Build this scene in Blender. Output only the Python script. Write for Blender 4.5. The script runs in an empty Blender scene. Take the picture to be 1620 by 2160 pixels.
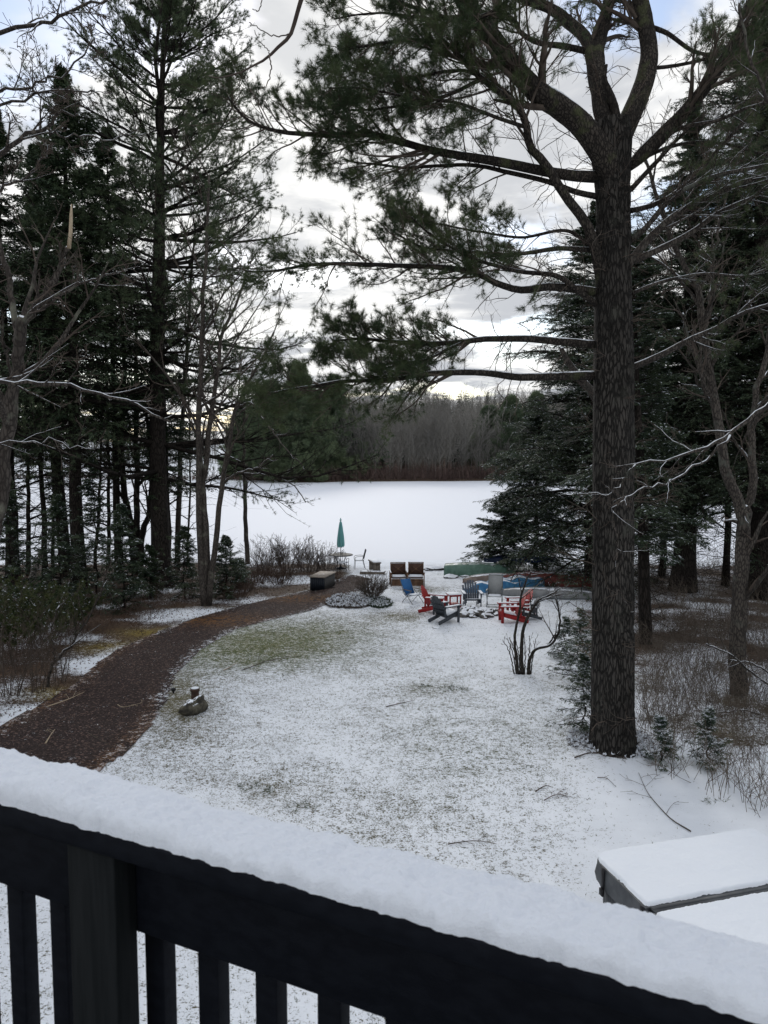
import bpy, math, numpy as np
from mathutils import Vector, Matrix
rng = np.random.default_rng(11)
sc = bpy.context.scene
COL = sc.collection
F = 1600.0; PITCH = math.radians(4.65); CAMZ = 6.3
cp, sp_ = math.cos(PITCH), math.sin(PITCH)

# ------------------------------------------------------------------ numeric helpers
def hsh(ix, iy, iz=0):
    n = (np.asarray(ix).astype(np.int64)*374761393 + np.asarray(iy).astype(np.int64)*668265263 + np.asarray(iz).astype(np.int64)*2147483647 + 1013904223) & 0xffffffff
    n = ((n ^ (n >> 13))*1274126177) & 0xffffffff
    n = ((n ^ (n >> 16))*2246822519) & 0xffffffff
    return ((n ^ (n >> 15)) & 0xffff)/65535.0
def vnoise(x, y):
    x = np.asarray(x, float); y = np.asarray(y, float)
    ix = np.floor(x); iy = np.floor(y); fx = x-ix; fy = y-iy
    fx = fx*fx*(3-2*fx); fy = fy*fy*(3-2*fy)
    a = hsh(ix, iy); b = hsh(ix+1, iy); c = hsh(ix, iy+1); d = hsh(ix+1, iy+1)
    return (a*(1-fx)+b*fx)*(1-fy) + (c*(1-fx)+d*fx)*fy
def fbm(x, y, o=4):
    s = 0; a = 0.5; t = 0
    for i in range(o):
        s = s + a*vnoise(x*2**i+17*i, y*2**i-9*i); t += a; a *= 0.5
    return s/t
def sstep(a, b, x):
    t = np.clip((x-a)/(b-a), 0, 1); return t*t*(3-2*t)
def nrm(v):
    return v/np.maximum(np.linalg.norm(v, axis=-1, keepdims=True), 1e-9)
def far_shore(x):
    return 152 + 4*np.sin(np.asarray(x)*0.05) + 3*vnoise(np.asarray(x)*0.15, 3.0)
def H(x, y):
    x = np.asarray(x, float); y = np.asarray(y, float)
    near = np.interp(y, [-20, 8, 13, 20, 28, 34, 39, 42.5, 45, 50], [1.05, 1.0, .9, .72, .52, .42, .32, .12, -.25, -.6])
    near = near + (fbm(x*.5, y*.5, 3)-.5)*.14*sstep(50, 40, y) + .25*sstep(7, 12, np.abs(x))*sstep(46, 36, y)*vnoise(x*.2, y*.2)
    m = np.exp(-((x+1.55)/1.25)**2-((y-29.7)/1.6)**2)*.28        # planted mound by the path
    near = near + m + .13*np.exp(-((x-4.22)**2+(y-13.6)**2)/.75)
    fs = far_shore(x)
    t = y-fs
    far = -.6 + 1.0*sstep(-3, 2, t)
    right = sstep(-34, -22, x)                                    # the marsh lies to the left
    hill = 11*sstep(6, 110, t)*right + 11*sstep(120, 240, t)*(1-right)
    hill = hill*(0.8+.4*fbm(x*.012, y*.012, 2))
    far = far + hill + (fbm(x*.08, y*.08, 3)-.5)*.3*sstep(-2, 3, t)
    return np.where(y < 95, near, far)
def ray(px, py):
    u = (px-810)/F; v = (1080-py)/F
    return np.array([u, cp+v*sp_, -sp_+v*cp])       # world direction for camera depth 1
def PD(px, py, d):
    """point seen at photo pixel, at camera depth d metres"""
    return np.array([0, 0, CAMZ]) + ray(px, py)*d
def PZ(px, py, z):
    r = ray(px, py); return np.array([0, 0, CAMZ]) + r*((z-CAMZ)/r[2])
def G(px, py):
    r = ray(px, py); o = np.array([0, 0, CAMZ])
    t = 4.0
    while t < 400:
        p = o+r*t
        if p[2] < float(H(p[0], p[1])): break
        t *= 1.02
    a, b = t/1.02, t
    for _ in range(30):
        m = (a+b)/2; p = o+r*m
        if p[2] < float(H(p[0], p[1])): b = m
        else: a = m
    return o+r*b
def toPix(V):
    V = np.asarray(V); x = V[..., 0]; y = V[..., 1]; z = V[..., 2]-CAMZ
    d = y*cp - z*sp_; u = y*sp_ + z*cp
    return 810+F*x/d, 1080-F*u/d, d
def rotz(a):
    c, s = math.cos(a), math.sin(a); return np.array([[c, -s, 0], [s, c, 0], [0, 0, 1.]])
def rotx(a):
    c, s = math.cos(a), math.sin(a); return np.array([[1, 0, 0], [0, c, -s], [0, s, c.real]])
def roty(a):
    c, s = math.cos(a), math.sin(a); return np.array([[c, 0, s], [0, 1, 0], [-s, 0, c]])

# ------------------------------------------------------------------ mesh builder
BOXF = np.array([[0, 3, 2, 1], [4, 5, 6, 7], [0, 1, 5, 4], [1, 2, 6, 5], [2, 3, 7, 6], [3, 0, 4, 7]])
class MB:
    def __init__(s): s.V = []; s.F = []; s.n = 0
    def add(s, V, Fc, mat=0):
        V = np.asarray(V, float).reshape(-1, 3); Fc = np.asarray(Fc, int)
        if len(V) == 0 or len(Fc) == 0: return s
        s.V.append(V); s.F.append((Fc+s.n, mat)); s.n += len(V); return s
    def box(s, c, size, R=None, mat=0, taper=None):
        sx, sy, sz = np.array(size)/2.
        P = np.array([[-sx, -sy, -sz], [sx, -sy, -sz], [sx, sy, -sz], [-sx, sy, -sz], [-sx, -sy, sz], [sx, -sy, sz], [sx, sy, sz], [-sx, sy, sz]])
        if taper: P[4:, :2] *= taper
        if R is not None: P = P@R.T
        return s.add(P+np.array(c), BOXF, mat)
    def bar(s, a, b, w, h, mat=0, up=(0, 0, 1)):
        """board from a to b, width w sideways, h along up"""
        a = np.array(a, float); b = np.array(b, float); d = b-a; L = np.linalg.norm(d); d /= L
        x = np.cross(d, up)
        x = x/np.linalg.norm(x) if np.linalg.norm(x) > 1e-6 else np.array([1., 0, 0])
        z = np.cross(x, d)
        return s.box((a+b)/2, (w, L, h), np.stack([x, d, z], 1), mat)
    def tubes(s, P, R, k=5, mat=0, cap=True):
        """P (T,n,3), R (T,n): swept tubes"""
        P = np.asarray(P, float); R = np.asarray(R, float)
        if P.ndim == 2: P = P[None]; R = R[None]
        T, n, _ = P.shape
        if T == 0: return s
        tan = nrm(np.gradient(P, axis=1))
        ref = np.where(np.abs(tan[:, :1, 2:3]) > .85, np.array([[[1., 0, 0]]]), np.array([[[0, 0, 1.]]]))
        ref = np.broadcast_to(ref, tan.shape)
        u = nrm(np.cross(ref, tan)); v = np.cross(tan, u)
        a = np.arange(k)*2*math.pi/k
        V = P[:, :, None] + R[:, :, None, None]*(np.cos(a)[None, None, :, None]*u[:, :, None] + np.sin(a)[None, None, :, None]*v[:, :, None])
        base = (np.arange(T)*n*k)[:, None, None]; i = (np.arange(n-1)*k)[None, :, None]; j = np.arange(k)[None, None]; j2 = (j+1) % k
        Fc = np.stack([base+i+j, base+i+j2, base+i+k+j2, base+i+k+j], -1).reshape(-1, 4)
        m = s.n; s.add(V, Fc, mat)
        if cap and k >= 5:
            for e in (0, n-1):
                idx = (np.arange(T)*n*k)[:, None] + e*k + np.arange(k)[None]
                if e == 0: idx = idx[:, ::-1]
                s.F.append((idx+m, mat))
        return s
    def tri(s, A, B, C, mat=0):
        V = np.stack([A, B, C], 1).reshape(-1, 3)
        return s.add(V, np.arange(len(V)).reshape(-1, 3), mat)
    def lathe(s, prof, c=(0, 0, 0), k=24, mat=0, R=None):
        prof = np.array(prof, float); a = np.arange(k)*2*math.pi/k; n = len(prof)
        V = np.stack([prof[:, :1]*np.cos(a), prof[:, :1]*np.sin(a), np.repeat(prof[:, 1:], k, 1)], -1).reshape(-1, 3)
        if R is not None: V = V@R.T
        i = (np.arange(n-1)*k)[:, None]; j = np.arange(k)[None]; j2 = (j+1) % k
        return s.add(V+np.array(c), np.stack([i+j, i+j2, i+k+j2, i+k+j], -1).reshape(-1, 4), mat)
    def grid(s, P, mat=0):
        n, m, _ = P.shape; i = (np.arange(n-1)*m)[:, None]; j = np.arange(m-1)[None]
        return s.add(P, np.stack([i+j, i+m+j, i+m+j+1, i+j+1], -1).reshape(-1, 4), mat)
    def build(s, name, mats, parent=None, loc=None, smooth=False, local=False):
        me = bpy.data.meshes.new(name)
        V = np.concatenate(s.V) if s.V else np.zeros((0, 3))
        o = bpy.data.objects.new(name, me)
        origin = np.zeros(3)
        if parent is not None: origin = np.array(parent['_o'])
        elif loc is not None: origin = np.array(loc, float); o.location = origin
        if not local: V = V-origin
        me.vertices.add(len(V)); me.vertices.foreach_set('co', V.astype(np.float32).ravel())
        tot = sum(f.size for f, _ in s.F); npoly = sum(len(f) for f, _ in s.F)
        me.loops.add(tot); me.polygons.add(npoly)
        me.loops.foreach_set('vertex_index', np.concatenate([f.ravel() for f, _ in s.F]).astype(np.int32))
        ks = np.concatenate([np.full(len(f), f.shape[1]) for f, _ in s.F])
        st = np.concatenate([[0], np.cumsum(ks)[:-1]]).astype(np.int32)
        me.polygons.foreach_set('loop_start', st)
        me.polygons.foreach_set('material_index', np.concatenate([np.full(len(f), m) for f, m in s.F]).astype(np.int32))
        if smooth: me.polygons.foreach_set('use_smooth', np.ones(npoly, bool))
        me.update(calc_edges=True)
        if not isinstance(mats, (list, tuple)): mats = [mats]
        for m in mats: me.materials.append(m)
        COL.objects.link(o)
        o['_o'] = [float(q) for q in origin]
        if parent is not None: o.parent = parent
        return o
def tag(o, label=None, cat=None, group=None, kind=None):
    if label: o['label'] = label
    if cat: o['category'] = cat
    if group: o['group'] = group
    if kind: o['kind'] = kind
    return o
def thing(name, label, cat, loc, group=None, rz=0, world=True):
    """Empty at the base; world=True: children are built in world coordinates"""
    o = bpy.data.objects.new(name, None); COL.objects.link(o); o.location = loc; o.rotation_euler = (0, 0, rz)
    o.empty_display_size = .2
    o['_o'] = [float(q) for q in loc] if world else [0., 0., 0.]
    return tag(o, label, cat, group)
def copy_tree(o, parent=None):
    c = o.copy(); COL.objects.link(c); c.parent = parent
    for ch in [q for q in bpy.data.objects if q.parent == o]: copy_tree(ch, c)
    return c

# ------------------------------------------------------------------ materials
class NT:
    def __init__(s, name):
        s.m = bpy.data.materials.new(name); s.m.use_nodes = True; s.t = s.m.node_tree; s.t.nodes.clear()
        s.out = s.t.nodes.new('ShaderNodeOutputMaterial')
    def n(s, typ, ins=None, **kw):
        nd = s.t.nodes.new(typ)
        for k, v in kw.items(): setattr(nd, k, v)
        for k, v in (ins or {}).items():
            if isinstance(v, bpy.types.NodeSocket): s.t.links.new(v, nd.inputs[k])
            else: nd.inputs[k].default_value = v
        return nd
    def math(s, op, a, b=0.0, clamp=False):
        nd = s.n('ShaderNodeMath', {0: a, 1: b}, operation=op); nd.use_clamp = clamp; return nd.outputs[0]
    def mix(s, f, a, b):
        nd = s.n('ShaderNodeMix', data_type='RGBA')
        for k, v in (('Factor', f), ('A', a), ('B', b)):
            sock = [q for q in nd.inputs if q.name == k and (q.type == ('VALUE' if k == 'Factor' else 'RGBA'))][0]
            if isinstance(v, bpy.types.NodeSocket): s.t.links.new(v, sock)
            else: sock.default_value = v if k == 'Factor' else (*v[:3], 1)
        return [q for q in nd.outputs if q.type == 'RGBA'][0]
    def noise(s, scale, co=None, detail=3, rough=.55, dist=0):
        i = {'Scale': scale, 'Detail': detail, 'Roughness': rough, 'Distortion': dist}
        if co is not None: i['Vector'] = co
        return s.n('ShaderNodeTexNoise', i).outputs['Fac']
    def ss(s, v, a, b):
        return s.n('ShaderNodeMapRange', {'Value': v, 'From Min': a, 'From Max': b, 'To Min': 0.0, 'To Max': 1.0}, interpolation_type='SMOOTHSTEP').outputs[0]
    def coord(s, kind='Object', scale=(1, 1, 1)):
        c = s.n('ShaderNodeTexCoord').outputs[kind]
        return s.n('ShaderNodeMapping', {'Vector': c, 'Scale': scale}).outputs[0]
SNOW = (.80, .84, .90)
def mat(name, c1, c2=None, scale=4, stretch=(1, 1, 1), rough=.8, bump=0, bscale=None, bdist=.01, snow=None, spec=.3, trans=0, lo=.35, hi=.65, metal=0):
    m = NT(name); co = m.coord('Object', stretch)
    col = m.mix(m.ss(m.noise(scale, co), lo, hi), c1, c2 or c1) if c2 else None
    b = m.n('ShaderNodeBsdfPrincipled', {'Roughness': rough, 'Specular IOR Level': spec, 'Metallic': metal})
    if col is None:
        b.inputs['Base Color'].default_value = (*c1, 1); src = None
    if snow is not None:
        geo = m.n('ShaderNodeNewGeometry'); z = m.n('ShaderNodeSeparateXYZ', {0: geo.outputs['Normal']}).outputs[2]
        pn = m.n('ShaderNodeVectorMath', {0: geo.outputs['Position'], 1: (0, 0, 0)}, operation='ADD').outputs[0]
        zz = m.math('ADD', z, m.math('MULTIPLY', m.math('SUBTRACT', m.noise(snow[1], pn, 3), .5), snow[2]))
        col = m.mix(m.ss(zz, snow[0]-.06, snow[0]+.06), col if col is not None else c1, SNOW)
    if col is not None: m.t.links.new(col, b.inputs['Base Color'])
    if bump:
        bn = m.noise(bscale or scale*3, co, 4, .6)
        bp = m.n('ShaderNodeBump', {'Strength': bump, 'Distance': bdist, 'Height': bn}); m.t.links.new(bp.outputs[0], b.inputs['Normal'])
    sh = b.outputs[0]
    if trans:
        tr = m.n('ShaderNodeBsdfTranslucent', {})
        if col is not None: m.t.links.new(col, tr.inputs[0])
        else: tr.inputs[0].default_value = (*c1, 1)
        mx = m.n('ShaderNodeMixShader', {0: trans, 1: sh, 2: tr.outputs[0]}); sh = mx.outputs[0]
    m.t.links.new(sh, m.out.inputs[0])
    return m.m
def bark_mat(name, c1, c2, sx=14, sz=1.6, bump=.8, bdist=.02, snow=None, lichen=None, crack=.22):
    m = NT(name); co = m.coord('Object', (sx, sx, sx*sz/14))
    dis = m.noise(1.2, co, 3)
    vor = m.n('ShaderNodeTexVoronoi', {'Vector': m.n('ShaderNodeVectorMath', {0: co, 1: m.n('ShaderNodeTexNoise', {'Vector': co, 'Scale': .8, 'Detail': 5, 'Roughness': .65}).outputs['Color']}, operation='ADD').outputs[0], 'Scale': 1.0}, feature='DISTANCE_TO_EDGE').outputs[0]
    f = m.ss(vor, .0, crack)
    col = m.mix(f, c1, c2)
    col = m.mix(m.math('MULTIPLY', m.noise(3, co, 4), .5), col, c1)
    col = m.mix(m.ss(m.noise(.9, m.coord('Object', (2, 2, .5)), 4), .42, .62), col, m.mix(.55, col, c1))
    if lichen:
        col = m.mix(m.ss(m.noise(2.2, m.coord('Object'), 4), .55, .7), col, lichen)
    if snow is not None:
        geo = m.n('ShaderNodeNewGeometry'); z = m.n('ShaderNodeSeparateXYZ', {0: geo.outputs['Normal']}).outputs[2]
        zz = m.math('ADD', z, m.math('MULTIPLY', m.math('SUBTRACT', m.noise(snow[1], geo.outputs['Position'], 3), .5), snow[2]))
        col = m.mix(m.ss(zz, snow[0]-.06, snow[0]+.06), col, SNOW)
    b = m.n('ShaderNodeBsdfPrincipled', {'Base Color': col, 'Roughness': .9, 'Specular IOR Level': .15})
    h = m.math('ADD', f, m.math('MULTIPLY', dis, .5))
    bp = m.n('ShaderNodeBump', {'Strength': bump, 'Distance': bdist, 'Height': h}); m.t.links.new(bp.outputs[0], b.inputs['Normal'])
    m.t.links.new(b.outputs[0], m.out.inputs[0]); return m.m

def ground_mat():
    m = NT('ground_cover'); geo = m.n('ShaderNodeNewGeometry').outputs['Position']
    att = m.n('ShaderNodeAttribute', attribute_name='cover')
    sep = m.n('ShaderNodeSeparateColor', {0: att.outputs['Color']})
    snow, green, litter = sep.outputs[0], sep.outputs[1], sep.outputs[2]; moss = att.outputs['Alpha']
    st = m.n('ShaderNodeMapping', {'Vector': geo, 'Scale': (1, 1.0, 1)}).outputs[0]
    n1 = m.noise(34, st, 5, .72); n2 = m.noise(1.6, geo, 4, .6); n3 = m.noise(9, geo, 4, .65)
    bl = m.n('ShaderNodeTexNoise', {'Vector': m.n('ShaderNodeMapping', {'Vector': geo, 'Scale': (24, 78, 60)}).outputs[0], 'Scale': 1.0, 'Detail': 2, 'Distortion': 1.5}).outputs['Fac']
    s = m.math('ADD', m.math('MULTIPLY', n1, .56), m.math('MULTIPLY', n3, .30))
    s = m.math('ADD', s, m.math('MULTIPLY', n2, .14))
    s = m.math('ADD', s, m.math('MULTIPLY', m.math('SUBTRACT', bl, .5), .30))
    # cover 1 -> solid snow, 0 -> bare
    thr = m.math('SUBTRACT', .80, m.math('MULTIPLY', snow, .62))
    mask = m.ss(m.math('SUBTRACT', s, thr), -.034, .034)
    gc = m.mix(m.ss(n3, .4, .6), (.060, .078, .024), (.14, .14, .052))
    dry = m.mix(m.ss(n1, .4, .6), (.10, .075, .045), (.17, .14, .09))
    gc = m.mix(m.math('SUBTRACT', 1.0, green), gc, dry)
    lc = m.mix(m.ss(n3, .35, .65), (.022, .015, .011), (.080, .047, .030))
    lc = m.mix(m.ss(n1, .5, .62), lc, (.13, .09, .06))
    base = m.mix(litter, gc, lc)
    base = m.mix(m.math('MULTIPLY', moss, m.ss(n3, .3, .55)), base, (.20, .15, .025))
    snc = m.mix(m.ss(n2, .3, .7), (.71, .75, .81), (.77, .81, .87))
    col = m.mix(mask, base, snc)
    b = m.n('ShaderNodeBsdfPrincipled', {'Base Color': col, 'Roughness': .85, 'Specular IOR Level': .2})
    h = m.math('ADD', m.math('MULTIPLY', mask, .6), m.math('MULTIPLY', s, 1.2))
    bp = m.n('ShaderNodeBump', {'Strength': .55, 'Distance': .03, 'Height': h}); m.t.links.new(bp.outputs[0], b.inputs['Normal'])
    m.t.links.new(b.outputs[0], m.out.inputs[0]); return m.m
def mulch_mat():
    m = NT('mulch'); geo = m.n('ShaderNodeNewGeometry').outputs['Position']
    att = m.n('ShaderNodeAttribute', attribute_name='cover'); sep = m.n('ShaderNodeSeparateColor', {0: att.outputs['Color']})
    n1 = m.noise(28, geo, 5, .7); n3 = m.noise(7, geo, 4, .6)
    v = m.n('ShaderNodeTexVoronoi', {'Vector': geo, 'Scale': 32.0}).outputs['Color']
    g = m.n('ShaderNodeSeparateColor', {0: v}).outputs[0]
    col = m.mix(m.ss(n1, .35, .65), (.014, .0105, .010), (.062, .046, .043))
    col = m.mix(m.ss(g, .8, .95), col, (.15, .10, .085))
    s = m.math('ADD', m.math('MULTIPLY', n1, .45), m.math('MULTIPLY', n3, .55))
    mask = m.ss(m.math('SUBTRACT', s, m.math('SUBTRACT', .80, m.math('MULTIPLY', sep.outputs[0], .6))), -.03, .03)
    col = m.mix(mask, col, (.78, .82, .88))
    col = m.mix(m.math('MULTIPLY', sep.outputs[2], m.ss(n3, .45, .55)), col, (.15, .075, .03))
    b = m.n('ShaderNodeBsdfPrincipled', {'Base Color': col, 'Roughness': .9, 'Specular IOR Level': .1})
    bp = m.n('ShaderNodeBump', {'Strength': .8, 'Distance': .03, 'Height': m.math('ADD', g, n1)}); m.t.links.new(bp.outputs[0], b.inputs['Normal'])
    m.t.links.new(b.outputs[0], m.out.inputs[0]); return m.m
def snow_mat(name='snow', c=(.82, .86, .92), fine=240, d=.004, coarse=18):
    m = NT(name); geo = m.n('ShaderNodeNewGeometry').outputs['Position']
    n1 = m.noise(fine, geo, 4, .7); n2 = m.noise(coarse, geo, 4, .6)
    b = m.n('ShaderNodeBsdfPrincipled', {'Base Color': (*c, 1), 'Roughness': .7, 'Specular IOR Level': .25})
    bp = m.n('ShaderNodeBump', {'Strength': .5, 'Distance': d, 'Height': m.math('ADD', n1, m.math('MULTIPLY', n2, 1.5))}); m.t.links.new(bp.outputs[0], b.inputs['Normal'])
    m.t.links.new(b.outputs[0], m.out.inputs[0]); return m.m

M = {}
M['snow'] = snow_mat(c=(.74, .78, .84))
M['lake'] = snow_mat('lake_snow', (.67, .70, .765), fine=2, d=.03, coarse=.15)
M['rail_snow'] = snow_mat('rail_snow', (.71, .75, .82), fine=420, d=.006, coarse=80)
M['ground'] = ground_mat(); M['mulch'] = mulch_mat()
M['pine_bark'] = bark_mat('pine_bark', (.015, .014, .013), (.068, .062, .056), sx=19, sz=2.9, bump=1.0, bdist=.04, lichen=(.052, .051, .044), crack=.17)
M['limb_bark'] = bark_mat('limb_bark', (.016, .014, .013), (.075, .065, .055), sx=22, sz=6, bump=.8, bdist=.02, snow=(.72, 4, .55), lichen=(.06, .065, .035))
M['limb_bark_dry'] = bark_mat('limb_bark_dry', (.016, .014, .013), (.07, .06, .05), sx=22, sz=6, bump=.6, bdist=.02, snow=(1.0, 3, .5), lichen=(.06, .07, .04))
M['snowy_bark'] = bark_mat('snowy_bark', (.03, .026, .024), (.12, .105, .09), sx=20, sz=5, bump=.7, bdist=.015, snow=(.66, 5, .7), lichen=(.10, .105, .09))
M['dark_bark'] = bark_mat('dark_bark', (.012, .010, .009), (.055, .046, .040), sx=16, sz=3, bump=.8, bdist=.03)
M['grey_bark'] = bark_mat('grey_bark', (.035, .030, .027), (.115, .100, .088), sx=18, sz=5, bump=.6, bdist=.012, snow=(.80, 5, .7), lichen=(.15, .15, .12))
M['twig'] = mat('twig', (.055, .042, .035), (.10, .08, .065), 5, rough=.9)
M['red_twig'] = mat('red_twig', (.060, .038, .030), (.105, .070, .052), 5, rough=.9)
M['pine_needle'] = mat('pine_needle', (.035, .056, .026), (.080, .105, .045), 2.2, rough=.6, trans=.25)
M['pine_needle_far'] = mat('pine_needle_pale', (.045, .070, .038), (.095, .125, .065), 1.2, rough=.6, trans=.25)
M['spruce_needle'] = mat('spruce_needle', (.025, .045, .025), (.062, .090, .045), 1.6, rough=.6, trans=.12)
M['hemlock_needle'] = mat('hemlock_needle', (.030, .050, .032), (.078, .105, .060), 2.0, rough=.6, trans=.15)
M['leaf'] = mat('evergreen_leaf', (.030, .050, .018), (.075, .085, .030), 3, rough=.5, trans=.2)
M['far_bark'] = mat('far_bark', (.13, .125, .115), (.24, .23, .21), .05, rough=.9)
M['far_conifer'] = mat('far_conifer', (.035, .055, .038), (.07, .095, .06), .08, rough=.8)
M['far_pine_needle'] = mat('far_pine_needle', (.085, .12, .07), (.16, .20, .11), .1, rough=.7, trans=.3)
M['mulch_chip'] = mat('mulch_chip', (.022, .015, .014), (.072, .050, .045), 9, rough=.9)
M['brush'] = mat('brush_stem', (.075, .060, .048), (.15, .125, .10), 3, rough=.9)
M['marsh'] = mat('marsh_shrub', (.085, .056, .050), (.15, .105, .090), .3, rough=.9)
M['rock'] = mat('rock', (.045, .043, .04), (.15, .14, .13), 6, bump=.7, bdist=.03, snow=(.62, 9, .8))
M['boulder'] = mat('boulder', (.035, .032, .026), (.12, .11, .08), 7, bump=.8, bdist=.03, snow=(.88, 12, .9))
M['black_paint'] = mat('black_paint', (.0030, .0042, .0075), (.0055, .0072, .0115), 9, stretch=(1, 6, 6), rough=.7, bump=.35, bscale=60, bdist=.0012, spec=.12)
M['grey_paint'] = mat('grey_paint', (.0060, .0078, .0090), (.0105, .0125, .0140), 12, stretch=(6, 6, .4), rough=.7, bump=.35, bscale=50, bdist=.0012, spec=.12)
M['red'] = mat('red_paint', (.32, .018, .018), (.24, .014, .016), 8, rough=.5)
M['charcoal'] = mat('charcoal_paint', (.045, .052, .062), (.065, .073, .085), 8, rough=.55)
M['slate'] = mat('slate_plastic', (.060, .075, .10), (.075, .09, .115), 8, rough=.5)
M['grey_mesh'] = mat('grey_mesh', (.23, .245, .25), (.30, .31, .31), 60, rough=.7)
M['grey_metal'] = mat('grey_metal', (.11, .125, .135), None, rough=.45)
M['brown_wood'] = mat('brown_wood', (.085, .045, .028), (.15, .085, .05), 10, stretch=(1, 1, .2), rough=.7)
M['brown_fabric'] = mat('brown_fabric', (.060, .032, .024), (.085, .048, .036), 40, rough=.9)
M['blue_fabric'] = mat('blue_fabric', (.020, .10, .27), (.03, .13, .32), 30, rough=.8)
M['dark_metal'] = mat('dark_metal', (.02, .022, .025), None, rough=.5)
M['teal'] = mat('teal_canvas', (.14, .38, .39), (.19, .45, .45), 9, stretch=(3, 3, .3), rough=.85)
M['old_wood'] = mat('weathered_wood', (.12, .10, .08), (.23, .20, .165), 9, stretch=(1, 1, .3), rough=.85, bump=.4)
M['box_dark'] = mat('dark_box_plastic', (.009, .013, .021), (.014, .019, .028), 8, rough=.6)
M['box_side'] = mat('box_slats', (.05, .05, .05), (.08, .078, .075), 12, rough=.7)
M['lid'] = mat('box_lid_tan', (.24, .21, .175), (.34, .30, .26), 10, rough=.8, snow=(1.05, 5, .7))
M['green_hull'] = mat('green_hull', (.075, .15, .115), (.12, .21, .165), 5, rough=.5, snow=(1.02, 5, .5))
M['blue_hull'] = mat('blue_hull', (.03, .14, .30), (.06, .22, .40), 5, rough=.5, snow=(.84, 4, .6))
M['tan_hull'] = mat('tan_hull', (.17, .13, .11), (.25, .2, .17), 5, rough=.5, snow=(.9, 4, .6))
M['red_hull'] = mat('red_hull', (.13, .028, .024), (.19, .05, .04), 4, rough=.5, snow=(.97, 5, .6))
M['grey_hull'] = mat('grey_hull', (.14, .145, .15), (.22, .225, .23), 4, rough=.4, snow=(.97, 5, .6))
M['navy_hull'] = mat('navy_hull', (.015, .028, .09), (.02, .04, .12), 4, rough=.4)
M['tub_vinyl'] = mat('tub_cover_vinyl', (.055, .060, .066), (.085, .09, .096), 6, rough=.55, bump=.3, bscale=60, bdist=.004)
M['tub_skirt'] = mat('tub_skirt', (.05, .055, .062), (.075, .08, .088), 9, stretch=(6, 6, .3), rough=.6)
M['strap'] = mat('strap_black', (.008, .008, .010), None, rough=.5)
M['iron'] = mat('rusty_iron', (.035, .022, .017), (.07, .04, .03), 12, rough=.8)
M['pale_wood'] = mat('split_wood', (.32, .25, .17), (.45, .37, .27), 14, stretch=(3, 3, .5), rough=.8)
M['birch'] = bark_mat('birch', (.05, .045, .04), (.38, .36, .33), sx=9, sz=30, bump=.4, bdist=.01)
# ------------------------------------------------------------------ vegetation toolkit
UP = np.array([0, 0, 1.])
def cat_rom(pts, n):
    pts = np.asarray(pts, float)
    if len(pts) == 2: return pts[0]+(pts[1]-pts[0])*np.linspace(0, 1, n)[:, None]
    P = np.vstack([2*pts[0]-pts[1], pts, 2*pts[-1]-pts[-2]])
    t = np.linspace(0, len(pts)-1-1e-6, n); i = t.astype(int); f = (t-i)[:, None]
    p0, p1, p2, p3 = P[i], P[i+1], P[i+2], P[i+3]
    return .5*((2*p1)+(-p0+p2)*f+(2*p0-5*p1+4*p2-p3)*f**2+(-p0+3*p1-3*p2+p3)*f**3)
def sample(P, t):
    """P (T,n,3), t (T,m) -> pos, tangent"""
    T, n, _ = P.shape; x = np.clip(t, 0, .9999)*(n-1); i = x.astype(int); f = (x-i)[..., None]
    r = np.arange(T)[:, None]
    return P[r, i]*(1-f)+P[r, i+1]*f, nrm(P[r, i+1]-P[r, i])
def walk(S, D, L, n, wig=.1, up=0.0, upend=None):
    T = len(S); P = np.zeros((T, n, 3)); P[:, 0] = S; d = nrm(D.copy()); L = np.broadcast_to(L, (T,))
    for k in range(1, n):
        u = up if upend is None else up+(upend-up)*k/(n-1)
        d = nrm(d + wig*rng.normal(size=(T, 3)) + u*UP)
        P[:, k] = P[:, k-1]+d*(L/(n-1))[:, None]
    return P
def grow(P, R, m, t0=.2, t1=1., ratio=.5, ang=.8, flat=0., wig=.12, up=0., upend=None, n=5, rr=.5, taper=.25, lmin=0, alt=False, shape=.5, rmin=.002):
    T, nn, _ = P.shape
    if T == 0: return np.zeros((0, n, 3)), np.zeros((0, n))
    if alt: t = t0+(t1-t0)*((np.arange(m)[None]+rng.random((T, m)))/m)
    else: t = t0+(t1-t0)*rng.random((T, m))
    pos, tan = sample(P, t)
    plen = np.linalg.norm(np.diff(P, axis=1), axis=-1).sum(1)
    a = rng.normal(size=(T, m, 3)); perp = nrm(a-(a*tan).sum(-1, keepdims=True)*tan)
    if flat:
        h = nrm(np.cross(tan, UP)+1e-4); sgn = np.where((np.arange(m)[None, :, None]+rng.integers(0, 2, (T, 1, 1))) % 2, 1., -1.) if alt else np.sign(rng.normal(size=(T, m, 1)))
        perp = nrm(perp*(1-flat)+h*sgn*flat)
    an = ang*(.75+.5*rng.random((T, m, 1)))
    d = np.cos(an)*tan+np.sin(an)*perp
    L = plen[:, None]*ratio*(1-shape*(t-t0)/(max(t1-t0, .01)))*(.6+.8*rng.random((T, m)))
    L = np.maximum(L, lmin)
    x = np.clip(t, 0, .9999)*(nn-1); i = x.astype(int); r = R[np.arange(T)[:, None], i]*rr
    C = walk(pos.reshape(-1, 3), d.reshape(-1, 3), L.ravel(), n, wig, up, upend)
    return C, np.maximum(r.reshape(-1, 1)*np.linspace(1, taper, n)[None], rmin)
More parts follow.
